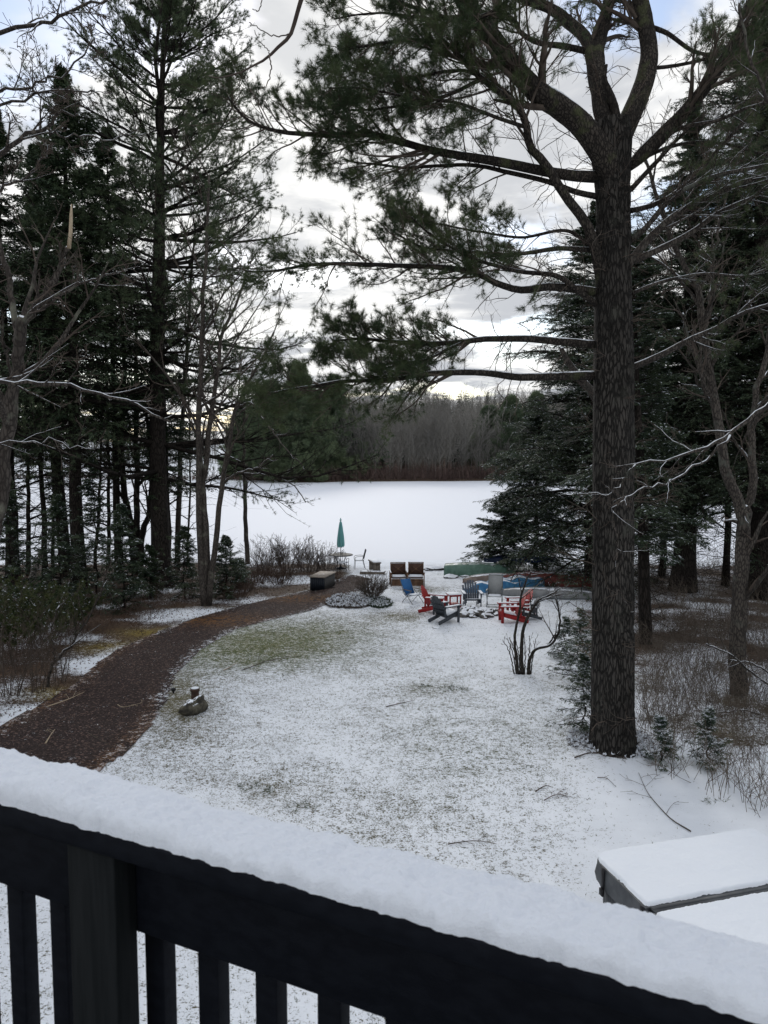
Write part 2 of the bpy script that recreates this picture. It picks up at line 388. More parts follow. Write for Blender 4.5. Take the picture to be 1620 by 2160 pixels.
def tufts(mb, pos, dr, k=12, L=.09, w=.004, spread=1.0, mat=0, lift=0.):
    N = len(pos)
    if N == 0: return
    a = rng.normal(size=(N, k, 3)); d = nrm(dr[:, None]*(1.0)+a*spread+lift*UP)
    l = L*(.7+.5*rng.random((N, k, 1)))
    s = nrm(np.cross(d, rng.normal(size=(N, k, 3))))*w/2
    p = pos[:, None]+np.zeros((N, k, 3))
    mb.tri((p-s).reshape(-1, 3), (p+s).reshape(-1, 3), (p+d*l).reshape(-1, 3), mat)
def along(P, m, t0=.1, t1=1.):
    t = t0+(t1-t0)*rng.random((len(P), m)); p, d = sample(P, t); return p.reshape(-1, 3), d.reshape(-1, 3)
def sprigs(mb, P, m, L, w, ang=.9, mat=0, flat=.85, t0=.05, droop=.1, both=1.):
    """flat sprays: slim tapering leaflets on both sides of each twig"""
    T = len(P)
    if T == 0: return
    t = t0+(1-t0)*((np.arange(m)[None]+rng.random((T, m)))/m); pos, tan = sample(P, t)
    h = nrm(np.cross(tan, UP)+1e-4)*np.where(rng.random((T, m, 1)) > .5, 1, -1.)
    a = rng.normal(size=(T, m, 3)); side = nrm(h*flat+a*(1-flat))
    an = ang*(.6+.8*rng.random((T, m, 1)))
    d = nrm(np.cos(an)*tan+np.sin(an)*side-droop*UP)
    l = L*(.55+.9*rng.random((T, m, 1)))*(1.1-.5*t[..., None])
    wv = nrm(np.cross(d, UP+.5*rng.normal(size=(T, m, 3))))*w/2
    A = pos-wv*.5; B = pos+wv*.5; mid = pos+d*l*.45; C = pos+d*l
    V = np.stack([pos, mid-wv, C, mid+wv], 2).reshape(-1, 3)
    mb.add(V, np.arange(len(V)).reshape(-1, 4), mat)
def lpine(trunk_px, d, r_px):
    """trace of a trunk or limb: pixels + depth(s) -> world polyline + radii"""
    n = len(trunk_px); ds = np.linspace(d[0], d[1], n) if np.ndim(d) else np.full(n, d)
    P = np.array([PD(x, y, q) for (x, y), q in zip(trunk_px, ds)])
    R = np.array(r_px)*ds/F/2 if np.ndim(r_px) else np.full(n, r_px)*ds/F/2
    return P, R
def smooth_line(P, R, n, jit=0):
    Q = cat_rom(P, n); Rr = np.interp(np.linspace(0, 1, n), np.linspace(0, 1, len(R)), R)
    if jit: Q[1:-1] += rng.normal(size=(n-2, 3))*jit
    return Q, Rr
def ground_trunk(P, R, flare=1.35):
    """sink the first point of a trunk slightly into the terrain"""
    P = P.copy(); R = R.copy(); b = P[0].copy(); z = float(H(b[0], b[1])); b[2] = z-.12
    P = np.vstack([b, P]) if P[0, 2] > z+.05 else np.vstack([b, P[1:]])
    R = np.concatenate([[R[0]*flare], R])[-len(P):] if len(P) > len(R)-0 else np.concatenate([[R[0]*flare], R[1:]])
    return P, R

def conifer(name, label, cat, base, height, rad, kind='spruce', tr=.16, z0=.12, nb=150, tips=7, lean=(0, 0), needle=None, bark=None, group=None, dead=0, trunk=None, dens=1., snow=0., size=1., wexp=.8, droop=None, z1=.985, clip=None):
    base = np.array(base, float)
    t = thing(name, label, cat, base, group)
    hts = np.linspace(0, 1, 14)
    if trunk is None:
        T = base+np.stack([lean[0]*hts+rng.normal(size=14)*.03*(hts > 0), lean[1]*hts+rng.normal(size=14)*.03*(hts > 0), hts*height-.12*(hts == 0)], 1)
        TR = tr*np.interp(hts, [0, .04, .15, 1], [1.35, 1.05, .95, .08])
    else:
        T, TR = trunk; T, TR = smooth_line(T, TR, 20)
    mb = MB(); mb.tubes(T, TR, 10)
    # primary branches
    f = z0+(z1-z0)*np.linspace(0, 1, nb)**.9
    pos, tan = sample(T[None], f[None]); pos = pos[0]
    az = rng.random(nb)*2*math.pi
    if kind == 'pine':
        wh = np.round(f*28)/28; pos, tan = sample(T[None], np.clip(wh+rng.normal(size=nb)*.004, 0, .995)[None]); pos = pos[0]
    g = (f-z0)/(1-z0)
    L = rad*np.clip((1-g), .03, 1)**wexp*(.5+.65*rng.random(nb))*(.75+.5*vnoise(g*9+base[0], az*.9))
    L *= np.clip((1-g)*(5 if kind != 'pine' else 3), .12, 1)
    if kind != 'pine': L *= np.interp(g, [0, .12, .3, 1], [.75, 1, 1, 1])
    el = {'spruce': -.12+.75*g**2, 'hemlock': .05+.5*g, 'pine': -.02+.85*g**2.2}[kind]+rng.normal(size=nb)*.16
    D = np.stack([np.cos(az)*np.cos(el), np.sin(az)*np.cos(el), np.sin(el)], 1)
    dr = {'spruce': (-.05, .10), 'hemlock': (-.02, -.10), 'pine': (-.01, .10)}[kind] if droop is None else droop
    P = walk(pos, D, L, 8, .05 if kind == 'spruce' else .09, dr[0], dr[1]); r0 = np.clip(L*.014, .006, .09)*(1.1 if kind == 'pine' else 1)
    R = r0[:, None]*np.linspace(1, .2, 8)
    mb.tubes(P, R, 4, cap=False)
    if dead:
        fd = rng.random(dead)*z0*1.1+.02; pd, _ = sample(T[None], fd[None]); a = rng.random(dead)*6.28
        Dd = np.stack([np.cos(a), np.sin(a), rng.normal(size=dead)*.25-.1], 1)
        Pd = walk(pd[0], Dd, rad*(.25+.5*rng.random(dead)), 5, .12, -.03)
        mb.tubes(Pd, np.linspace(.014, .004, 5)[None]*np.ones((dead, 1)), 3)
        Q, QR = grow(Pd, np.full(Pd.shape[:2], .006), 4, .3, 1, .4, .8, wig=.2, n=4, rmin=.0025); mb.tubes(Q, QR, 3)
    fo = MB()
    if kind == 'pine':
        S, SR = grow(P, R, int(14*dens), .22, 1, .36, .75, flat=.6, wig=.10, up=.08, n=5, rr=.5, lmin=.25*size, alt=True, shape=.6)
        mb.tubes(S, SR, 3)
        Q, QR = grow(S, SR, 6, .2, 1, .5, .7, flat=.3, wig=.1, up=.10, n=3, rr=.6, lmin=.12*size, rmin=.003, alt=True)
        mb.tubes(Q, QR, 3)
        for A, m in ((S, 7), (Q, 5)):
            p, d = along(A, m, .55, 1.); tufts(fo, p, d, tips, .145*size, .012*size, .9, 0, .2)
        p, d = along(P, 3, .9, 1.); tufts(fo, p, d, tips, .12*size, .008*size, .8)
    else:
        if kind == 'spruce':
            S, SR = grow(P, R, int(17*dens), .12, 1, .32, .9, flat=.7, wig=.08, up=-.12, n=4, rr=.45, lmin=.16*size, alt=True, shape=.55)
        else:
            S, SR = grow(P, R, int(18*dens), .12, 1, .36, .95, flat=.75, wig=.09, up=-.06, n=4, rr=.4, lmin=.16*size, alt=True, shape=.55)
        mb.tubes(S, SR, 3)
        if kind == 'hemlock' and size == 1:
            H2, HR2 = grow(S, SR, 5, .1, 1, .45, .8, flat=.85, wig=.08, up=-.08, n=3, rr=.5, lmin=.10, alt=True, rmin=.0025); mb.tubes(H2, HR2, 3, cap=False)
            sprigs(fo, H2, 6, .115, .026, .8, 0, .8, droop=.25)
            if snow: sprigs(fo, H2[rng.random(len(H2)) < snow]+np.array([0, 0, .015]), 2, .10, .022, .8, 1, .95, droop=.05)
        sprigs(fo, S, tips, (.21 if kind == 'spruce' else .16)*size, (.044 if kind == 'spruce' or size > 1 else .034)*size, .9, 0, .75 if kind == 'spruce' else .9, droop=.25 if kind == 'spruce' else .15)
        sprigs(fo, S, max(2, tips//2), .14*size, .045*size, .5, 0, .3)
        sprigs(fo, P[:, 2:], tips*2, .20*size, .042*size, .8, 0, .6)
        if snow:
            k = rng.random(len(S)) < snow
            sn = S[k]+np.array([0, 0, .018]); sprigs(fo, sn, 6 if snow > .5 else 2, .13*size, .022*size, .8, 1, .97, droop=.05)
            sn = P[:, 3:]+np.array([0, 0, .02]); sn = sn[rng.random(len(P)) < snow]; sprigs(fo, sn, 3, .15*size, .03*size, .8, 1, .97, droop=.0)
    tk = mb.build('trunk', [bark or M['dark_bark']], t, smooth=True)
    fo.build('crown', [needle or M['spruce_needle'], M['snow']], t)
    return t

def bare_tree(name, label, cat, base, stems, mats, group=None, m=(7, 5, 4), ratio=(.45, .5, .55), t0=.3, ang=.7, up=.06, wig=.13, k=7, rmin=.0035, flat=0, n0=22, extra=None, jit=.02, twig=None):
    """stems: list of (P, R) world polylines"""
    t = thing(name, label, cat, base, group)
    mb = MB(); tw = MB()
    for s_ in stems:
        P, R = s_[:2]; Q, QR = smooth_line(P, R, n0, jit)
        mb.tubes(Q, QR, k if QR.max() > .015 else 5)
        mm = s_[2] if len(s_) > 2 else m
        tt = s_[3] if len(s_) > 3 else t0
        A, AR = Q[None], QR[None]
        for lv, cnt in enumerate(mm):
            A, AR = grow(A, AR, cnt, tt if lv == 0 else .15, 1, ratio[lv], ang, flat=flat, wig=wig, up=up, n=6 if lv < 2 else 4, rr=.55, lmin=.05, alt=True, rmin=rmin)
            (mb if lv == 0 else tw).tubes(A, AR, 4 if lv == 0 else 3, cap=False)
    mb.build('trunk', [mats], t, smooth=True)
    if tw.n: tw.build('crown', [twig or M['twig']], t)
    return t
def shrub(name, label, cat, base, h, rad, nst=30, mats=None, group=None, m=(4, 4), spread=.5, arch=-.03, r=.008, wig=.1, brad=.12, rmin=.0025, leaf=None, leafn=0, leafs=.07, snow=0.0):
    base = np.array(base, float); o = None
    mb = MB(); a = rng.random(nst)*6.28; rr = brad*np.sqrt(rng.random(nst))
    S = base+np.stack([np.cos(a)*rr, np.sin(a)*rr, np.zeros(nst)-.04], 1)
    sp = spread*np.sqrt(rng.random(nst)); a2 = a+rng.normal(size=nst)*.5
    D = np.stack([np.cos(a2)*sp, np.sin(a2)*sp, np.ones(nst)], 1)
    P = walk(S, D, h*(.55+.5*rng.random(nst)), 8, wig, 0, arch)
    R = r*(.6+.6*rng.random((nst, 1)))*np.linspace(1, .35, 8)
    mb.tubes(P, R, 4)
    A, AR = P, R
    allp = [P]
    for c in m:
        A, AR = grow(A, AR, c, .25, 1, .4, .6, wig=.15, up=.04, n=4, rr=.6, lmin=.04, alt=True, rmin=rmin); mb.tubes(A, AR, 3); allp.append(A)
    if leafn:
        root = thing(name, label, cat, base, group)
        mb.build('stem', [mats or M['twig']], root)
        fo = MB(); p, d = along(allp[-1], leafn, .4, 1.); tufts(fo, p, d, 4, leafs, leafs*.32, .9, 0)
        if snow:
            q = p[rng.random(len(p)) < snow]; tufts(fo, q+np.array([0, 0, .015]), np.tile([1., 0, .1], (len(q), 1)), 2, leafs*.8, leafs*.4, .6, 1)
        fo.build('leaves', [leaf or M['leaf'], M['snow']], root); return root
    return tag(mb.build(name, [mats or M['twig']], loc=base), label, cat, group)
# ------------------------------------------------------------------ camera, light, sky
cam = bpy.data.cameras.new('camera'); co = bpy.data.objects.new('camera', cam); COL.objects.link(co)
cam.sensor_fit = 'VERTICAL'; cam.sensor_height = 36; cam.lens = F/2160*36; cam.clip_end = 3000; cam.clip_start = .05
co.location = (0, 0, CAMZ); co.rotation_euler = (math.radians(90)-PITCH, 0, 0)
cam.dof.use_dof = True; cam.dof.focus_distance = 18; cam.dof.aperture_fstop = 11
sc.camera = co
SUN_EL = math.radians(24); SUN_AZ = math.radians(-5)            # azimuth measured from +y towards +x
sl = bpy.data.lights.new('sun', 'SUN'); so = bpy.data.objects.new('sun', sl); COL.objects.link(so)
sl.energy = .9; sl.angle = math.radians(14); sl.color = (1, .95, .88)
sd = Vector((math.sin(SUN_AZ)*math.cos(SUN_EL), math.cos(SUN_AZ)*math.cos(SUN_EL), math.sin(SUN_EL)))
so.rotation_euler = sd.to_track_quat('Z', 'Y').to_euler(); so.location = (0, 0, 60)
w = bpy.data.worlds.new('World'); sc.world = w; w.use_nodes = True; wt = w.node_tree; wt.nodes.clear()
class WT(NT):
    def __init__(s): s.t = wt
W = WT()
out = W.n('ShaderNodeOutputWorld')
sky = W.n('ShaderNodeTexSky', sky_type='NISHITA', dust_density=.6, ozone_density=1.6, air_density=1.0, sun_disc=False, sun_elevation=SUN_EL, sun_rotation=SUN_AZ, altitude=300)
dirv = W.n('ShaderNodeTexCoord').outputs['Generated']
sx = W.n('ShaderNodeSeparateXYZ', {0: dirv})
zz = W.math('MAXIMUM', W.math('ADD', sx.outputs[2], .10), .03)
u = W.math('DIVIDE', sx.outputs[0], zz); v = W.math('DIVIDE', sx.outputs[1], zz)
pl = W.n('ShaderNodeCombineXYZ', {0: u, 1: v, 2: 0.0}).outputs[0]
n_big = W.n('ShaderNodeTexNoise', {'Vector': W.n('ShaderNodeMapping', {'Vector': pl, 'Location': (3.1, 1.7, 0)}).outputs[0], 'Scale': 1.15, 'Detail': 6, 'Roughness': .55, 'Distortion': .3}).outputs['Fac']
n_mid = W.n('ShaderNodeTexNoise', {'Vector': W.n('ShaderNodeMapping', {'Vector': pl, 'Location': (0.4, 6.0, 0)}).outputs[0], 'Scale': 1.6, 'Detail': 7, 'Roughness': .55, 'Distortion': .5}).outputs['Fac']
cover = W.ss(n_big, .37, .47)
shade = W.ss(n_mid, .40, .58)
dn = W.n('ShaderNodeVectorMath', {0: dirv, 1: tuple(sd)}, operation='DOT_PRODUCT').outputs['Value']
glow = W.math('POWER', W.math('MAXIMUM', dn, 0.0), 14.0)
ccol = W.mix(shade, (.46, .49, .55), (1.02, 1.02, 1.015))
ccol2 = W.mix(W.math('MULTIPLY', glow, .38), ccol, (1.25, 1.23, 1.17))
zen = W.math('ADD', 1.0, W.math('MULTIPLY', W.ss(sx.outputs[2], .5, 1.0), .45))
b1 = W.n('ShaderNodeBackground', {0: sky.outputs[0], 1: .14})
b2 = W.n('ShaderNodeBackground', {0: ccol2, 1: W.math('MULTIPLY', zen, .92)})
mx = W.n('ShaderNodeMixShader', {0: cover, 1: b1.outputs[0], 2: b2.outputs[0]})
wt.links.new(mx.outputs[0], out.inputs[0])
vs = sc.view_settings; vs.view_transform = 'Standard'; vs.look = 'None'; vs.exposure = .15; vs.gamma = 1
sc.render.film_transparent = False
sc.cycles.max_bounces = 5; sc.cycles.diffuse_bounces = 3; sc.cycles.transmission_bounces = 3; sc.cycles.caustics_reflective = False; sc.cycles.caustics_refractive = False

# ------------------------------------------------------------------ terrain
def blob(PX, PY, x, y, rx, ry): return np.exp(-((PX-x)/rx)**2-((PY-y)/ry)**2)
def inpoly(PX, PY, poly):
    r = np.zeros(PX.shape, bool); n = len(poly)
    for i in range(n):
        (x1, y1), (x2, y2) = poly[i], poly[(i+1) % n]
        c = ((y1 > PY) != (y2 > PY)) & (PX < (x2-x1)*(PY-y1)/(y2-y1+1e-9)+x1); r ^= c
    return r
def cover(V):
    PX, PY, D = toPix(V)
    n = fbm(V[..., 0]*.8, V[..., 1]*.8, 4)
    # lawn limits in plan: woods to the left of a line, woods to the right of another
    s = np.full(PX.shape, .605); gr = np.full(PX.shape, .75); li = np.zeros(PX.shape); mo = np.zeros(PX.shape)
    s -= .21*blob(PX, PY, 530, 1368, 230, 66)+.08*blob(PX, PY, 720, 1330, 180, 40)
    s -= .055*blob(PX, PY, 1000, 1560, 360, 190)+.045*blob(PX, PY, 800, 1740, 260, 90)+.07*blob(PX, PY, 560, 1660, 90, 40)
    s -= .19*blob(PX, PY, 370, 1475, 80, 55)+.08*blob(PX, PY, 400, 1560, 130, 50)+.05*blob(PX, PY, 300, 1620, 200, 60)
    s += .04*blob(PX, PY, 620, 1440, 140, 30)
    s -= .16*blob(PX, PY, 850, 1300, 60, 12)+.14*blob(PX, PY, 900, 1243, 60, 8)+.08*blob(PX, PY, 900, 1450, 60, 20)
    s += .09*blob(PX, PY, 1040, 1345, 190, 60)
    gr = np.clip(.35+1.2*blob(PX, PY, 560, 1360, 260, 60)+.5*blob(PX, PY, 1000, 1560, 300, 150), 0, 1)
    # right-hand clean snow near the tub
    s += .12*sstep(1150, 1330, PX)*sstep(1560, 1640, PY)
    # woods right
    wr = sstep(0, 1, (PX-np.interp(PY, [950, 1180, 1260, 1330, 1420, 1560, 1640], [1230, 1235, 1200, 1180, 1215, 1245, 3000]))/40)
    bl = sstep(1395, 1440, PY)
    s = s*(1-wr)+wr*((.44*(1-bl)+.55*bl)+(n-.5)*.7); li = np.maximum(li, wr*(1-.5*bl))
    # woods left of the path
    edge = np.interp(PY, [1150, 1215, 1232, 1255, 1300, 1330, 1368, 1390, 1440, 1490, 1545, 1600, 1700], [745, 742, 700, 620, 430, 352, 270, 235, 190, 110, 10, -90, -260])
    wl = sstep(0, 1, (edge-PX)/20)*(V[..., 1] < 50)
    sw = .32+(n-.5)*.7
    sw += .32*blob(PX, PY, 400, 1292, 110, 14)+.34*blob(PX, PY, 180, 1408, 65, 24)+.32*blob(PX, PY, 60, 1500, 80, 28)+.3*blob(PX, PY, 620, 1225, 90, 14)+.25*blob(PX, PY, 330, 1250, 50, 14)
    s = s*(1-wl)+wl*sw; li = li*(1-wl)+wl
    mo = wl*(blob(PX, PY, 245, 1370, 75, 16)+blob(PX, PY, 120, 1465, 80, 12)+.9*blob(PX, PY, 320, 1335, 70, 9)+.8*blob(PX, PY, 470, 1290, 120, 8))
    # shoreline strip and beyond
    shore = sstep(38, 43, V[..., 1]); s = s*(1-shore)+shore*.75
    far = V[..., 1] > 95
    s = np.where(far, .30, s); li = np.where(far, .9, li)
    s = np.where(far & (V[..., 0] < -22), .66, s)
    return np.clip(np.stack([s, gr, li, mo], -1), 0, 1)
def sheet(xs, ys, name, dz, m, keep=None, kind='structure', fan=None):
    X, Y = np.meshgrid(xs, ys, indexing='ij')
    if fan is not None: X = X*fan(Y)
    Z = H(X, Y)+dz
    V = np.stack([X, Y, Z], -1); mb = MB(); mb.grid(V)
    if keep is not None:
        vk = keep(V).ravel(); Fc, mi = mb.F[0]; Fc = Fc[vk[Fc].all(1)]; mb.F[0] = (Fc, mi)
    o = mb.build(name, [m], smooth=True)
    c = cover(V.reshape(-1, 3)); at = o.data.color_attributes.new('cover', 'FLOAT_COLOR', 'POINT')
    at.data.foreach_set('color', c.astype(np.float32).ravel())
    return tag(o, kind=kind)
ys = np.concatenate([np.arange(-12, 4, 1.), np.arange(4, 46, .14), np.arange(46, 140, 4.), np.arange(140, 175, 1.), np.arange(175, 420, 8.), np.array([480, 600, 900, 1500.])])
xs = np.linspace(-1, 1, 300); xs = np.sign(xs)*np.abs(xs)**1.15*26
sheet(xs, ys, 'ground', 0, M['ground'], fan=lambda Y: 1+np.maximum(Y-8, 0)*.055)
mb = MB(); lx = np.array([-900, -60, 60, 900.]); ly = np.array([40, 60, 130, 340, 345.])
mb.grid(np.stack(np.meshgrid(lx, ly, indexing='ij')+[np.zeros((4, 5))], -1))
tag(mb.build('frozen_lake', [M['lake']]), kind='structure')
PATH = [(-200, 1600), (0, 1545), (60, 1512), (120, 1478), (180, 1440), (225, 1396), (262, 1370), (352, 1331), (430, 1302), (520, 1277), (620, 1255), (700, 1234), (742, 1213), (775, 1222), (750, 1242), (700, 1264), (645, 1285), (560, 1305), (480, 1325), (400, 1370), (350, 1420), (330, 1470), (290, 1530), (240, 1580), (190, 1612), (60, 1700), (-200, 1800)]
def path_frac(V):
    f = 0
    for k in range(16):
        a = k*2.4; r = .05+.32*((k*7) % 16)/16
        W_ = V+np.array([math.cos(a)*r, math.sin(a)*r, 0]); PX, PY, D = toPix(W_); f = f+inpoly(PX, PY, PATH)
    return f/16
def keep_path(V):
    PX, PY, D = toPix(V)
    n1 = (fbm(V[..., 0]*3.2, V[..., 1]*3.2, 4)-.5)
    return path_frac(V) > .02
o = sheet(np.arange(-9, 1, .08), np.arange(8, 38, .08), 'mulch_path', .012, M['mulch'], keep_path)
at = o.data.color_attributes['cover']; nV = len(o.data.vertices); c = np.zeros(nV*4, np.float32); at.data.foreach_get('color', c); c = c.reshape(-1, 4)
Vp = np.zeros(nV*3, np.float32); o.data.vertices.foreach_get('co', Vp); PX, PY, D = toPix(Vp.reshape(-1, 3))
n = fbm(Vp.reshape(-1, 3)[:, 0]*1.5, Vp.reshape(-1, 3)[:, 1]*1.5, 3)
fr = path_frac(Vp.reshape(-1, 3)); c[:, 0] = .235+.16*(n-.5)+(1-fr)*.20; c[:, 2] = blob(PX, PY, 420, 1308, 160, 14)+blob(PX, PY, 620, 1262, 90, 8)+.7*np.clip(1-fr, 0, 1)*(PX < 330)
at.data.foreach_set('color', c.ravel())

# ------------------------------------------------------------------ far shore
def far_wood():
    mb = MB(); n = 6500
    y = 153+rng.random(n)**1.25*170; x = (rng.random(n)-.5)*2*(y*.62+8)
    k = ((x > -24+(y-150)*.02) | (y > 288)); x, y = x[k], y[k]; y = np.maximum(y, far_shore(x)+4)
    z = H(x, y); n = len(x); h = rng.uniform(8.5, 14.5, n)*(1+.15*(y > 250)); wS = y/150
    S = np.stack([x, y, z-.2], 1); P = walk(S, np.tile([0, 0, 1.], (n, 1))+rng.normal(size=(n, 3))*.05, h, 5, .03)
    R = (.06*wS*(.5+rng.random(n)))[:, None]*np.linspace(1, .25, 5)
    mb.tubes(P, R, 3, cap=False)
    A, AR = grow(P, R, 13, .2, 1, .34, .6, wig=.12, up=.12, n=3, rr=.45, rmin=.022, alt=True); AR *= 1.0
    mb.tubes(A, AR, 3, cap=False)
    p, d = along(A, 12, .15, 1); tufts(mb, p, d, 1, 1.5, .040, .7, 0, .3)
    p, d = along(P, 10, .35, 1); tufts(mb, p, d, 1, 1.9, .05, .9, 0, .3)
    tag(mb.build('far_bare_wood', [M['far_bark']]), 'grey leafless wood covering the low hill beyond the frozen lake', 'wood', kind='stuff')
    mb = MB(); n = 420
    y = 158+rng.random(n)*160; x = (rng.random(n)-.5)*2*(y*.6+5); k = ((x > -20) | (y > 290)); x, y = x[k], y[k]; z = H(x, y); n = len(x)
    h = rng.uniform(7, 15, n)
    for lev in range(16):
        f = .12+.86*lev/15; m = 9
        a = rng.random((n, m))*6.28; L = (h*.17*(1-f)**.7)[:, None]*(.6+.7*rng.random((n, m)))+.3
        p = np.stack([x, y, z+h*f], 1)[:, None]+np.zeros((n, m, 3)); d = np.stack([np.cos(a), np.sin(a), rng.normal(size=(n, m))*.2-.12], -1)
        s = np.stack([-np.sin(a), np.cos(a), a*0], -1)*(.30*L)[..., None]
        e = p+d*L[..., None]; q = p+d*(L*.45)[..., None]
        V = np.stack([p, q-s, e, q+s+np.array([0, 0, .25])], 2).reshape(-1, 3); mb.add(V, np.arange(len(V)).reshape(-1, 4))
    mb.tubes(walk(np.stack([x, y, z-.2], 1), np.tile([0, 0, 1.], (n, 1)), h, 3, 0), np.full((n, 1), .12)*np.array([[1, .6, .1]]), 3)
    tag(mb.build('far_evergreens', [M['far_conifer']]), 'dark evergreens scattered through the grey wood on the far hill', 'wood', kind='stuff')
far_wood()
def marsh(name, label, xr, yr, n, h, m=M['marsh']):
    mb = MB(); x = rng.uniform(*xr, n); y = far_shore(x)+rng.uniform(*yr, n); z = H(x, y)
    k = z > 0; x, y, z = x[k], y[k], z[k]; n = len(x)
    P = walk(np.stack([x, y, z-.1], 1), np.tile([0, 0, 1.], (n, 1))+rng.normal(size=(n, 3))*.35, h*(.4+.8*rng.random(n)*(.6+.6*vnoise(x*.3, y*.3))), 4, .12)
    mb.tubes(P, np.full((n, 1), .035)*np.array([[1, .8, .6, .3]]), 3, cap=False)
    p, d = along(P, 5, .2, 1); tufts(mb, p, d, 2, .7, .035, .8, 0, .3)
    tag(mb.build(name, [m]), label, 'undergrowth', kind='stuff')
marsh('shore_scrub', 'reddish brown leafless scrub along the far edge of the ice', (-26, 110), (0, 8), 6500, 3.8)
marsh('marsh_scrub', 'low brown shrubs on the snowy marsh across the lake at left', (-110, -20), (1, 5), 1500, 1.1)
marsh('marsh_scrub', 'patchy brown reeds farther back on the snowy marsh at left', (-140, -24), (10, 120), 700, 1.3)

# pines on the far point, each one a tree
pts = [(575, 1008, 815, 150, .0), (632, 1008, 778, 152, 0), (668, 1005, 840, 156, 0), (706, 1004, 805, 160, 0), (745, 1000, 862, 165, 0), (520, 1006, 862, 158, 0), (790, 1000, 905, 172, 0), (1075, 1003, 850, 165, 0), (1030, 1004, 870, 168, 0), (1130, 1003, 842, 165, 0)]
names = ['broad green pine at the left tip of the wooded point across the lake', 'tallest green pine on the wooded point across the lake', 'rounded green pine third from the tip of the far point', 'green pine in the middle of the far point beside the grey wood', 'dark narrow evergreen where the far point meets the grey wood', 'small green pine left of the far point behind the bare clump', 'short dark evergreen in front of the grey wood across the ice', 'far evergreen on the opposite shore just left of the hemlock', 'low far evergreen at the right end of the grey wood', 'far evergreen half hidden behind the hemlock sprays']
for (x, yb, yt, d, _), lb in zip(pts, names):
    b = PD(x, yb, d); b[2] = float(H(b[0], b[1])); h = PD(x, yt, d)[2]-b[2]
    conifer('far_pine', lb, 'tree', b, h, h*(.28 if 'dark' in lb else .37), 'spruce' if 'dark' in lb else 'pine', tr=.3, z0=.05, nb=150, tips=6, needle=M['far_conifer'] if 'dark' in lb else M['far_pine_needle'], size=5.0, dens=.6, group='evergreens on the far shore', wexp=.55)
# ------------------------------------------------------------------ deck railing in the foreground
def ang_pt(px, py, z): return PZ(px, py, z)
ZC = CAMZ-.62                                   # top of the cap board
A = PZ(0, 1692+4, ZC); B = PZ(1620, 2158+4, ZC)
dl = B-A; dl[2] = 0; dl /= np.linalg.norm(dl); nl = np.array([-dl[1], dl[0], 0])   # nl points away from the camera
if nl[1] < 0: nl = -nl
S0, S1 = -1.3, 2.1
def RP(s, t, z): return A*[1, 1, 0]+dl*s+nl*t+UP*z
RR = np.stack([dl, nl, UP], 1)
rail = thing('deck_railing', 'black painted wooden deck railing with a flat cap board, across the bottom of the photo', 'railing', RP(0, .07, ZC-.9))
def board(name, s0, s1, t0, t1, z0, z1, m, nx=2):
    mb = MB(); mb.box(RP((s0+s1)/2, (t0+t1)/2, (z0+z1)/2), (s1-s0, t1-t0, z1-z0), RR); o = mb.build(name, [m], rail)
    bv = o.modifiers.new('bevel', 'BEVEL'); bv.width = .003; bv.segments = 2; return o
tb_ = [np.dot(PZ(x_, y_, ZC+.034)-A, nl) for x_, y_ in ((0, 1574), (300, 1650), (500, 1706), (722, 1770), (1000, 1826), (1245, 1891), (1600, 1972))]; print('back edge', tb_)
CW = float(np.mean(tb_))+.012
board('cap_board', S0, S1, 0, CW, ZC-.038, ZC, M['black_paint'])
# sub-rail: plane set back under the cap
T0 = .062
def hit(px, py, t):
    o = np.array([0, 0, CAMZ]); r = ray(px, py); k = np.dot(RP(0, t, 0)-o*[1, 1, 0], nl)/np.dot(r, nl); p = o+r*k
    return np.dot(p-A, dl), p[2]
zb = np.mean([hit(x, y, T0)[1] for x, y in [(373, 1992), (482, 2032), (609, 2079), (741, 2128)]])
print('subrail bottom below cap', ZC-zb)
board('sub_rail', S0, S1, T0, T0+.038, zb, ZC-.039, M['black_paint'])
sp = hit(143, 1850, .010)[0], hit(240, 1850, .010)[0]
print('post', sp)
psz = sp[1]-sp[0]
board('post', sp[1]-psz, sp[1], -.0+.010, T0-.002, ZC-1.0, ZC-.040, M['grey_paint'])
zbr = ZC-.86
# balusters: edges of the gaps in the photo
gaps = [(48, 62, 1890), (127, 143, 1920), (373, 416, 2010), (482, 533, 2050), (609, 672, 2090), (741, 808, 2140)]
TB = T0+.041
BD = .034; E = [(hit(a, y, TB+BD)[0], hit(b, y, TB)[0]) for a, b, y in gaps]
print('gap edges', E)
wd = np.mean([E[3][0]-E[2][1], E[4][0]-E[3][1], E[5][0]-E[4][1]]); pitch = (E[5][0]-E[2][0])/3
print('width', wd, 'pitch', pitch)
bal = [(E[2][1]+i*pitch) for i in range(-14, 14)]
for s0 in bal:
    if s0+wd < S0 or s0 > S1: continue
    board('baluster', s0, s0+wd, TB, TB+BD, zbr-.06, ZC-.080, M['black_paint'])
board('bottom_rail', S0, S1, T0, T0+.038, zbr-.045, zbr+.04, M['black_paint'])
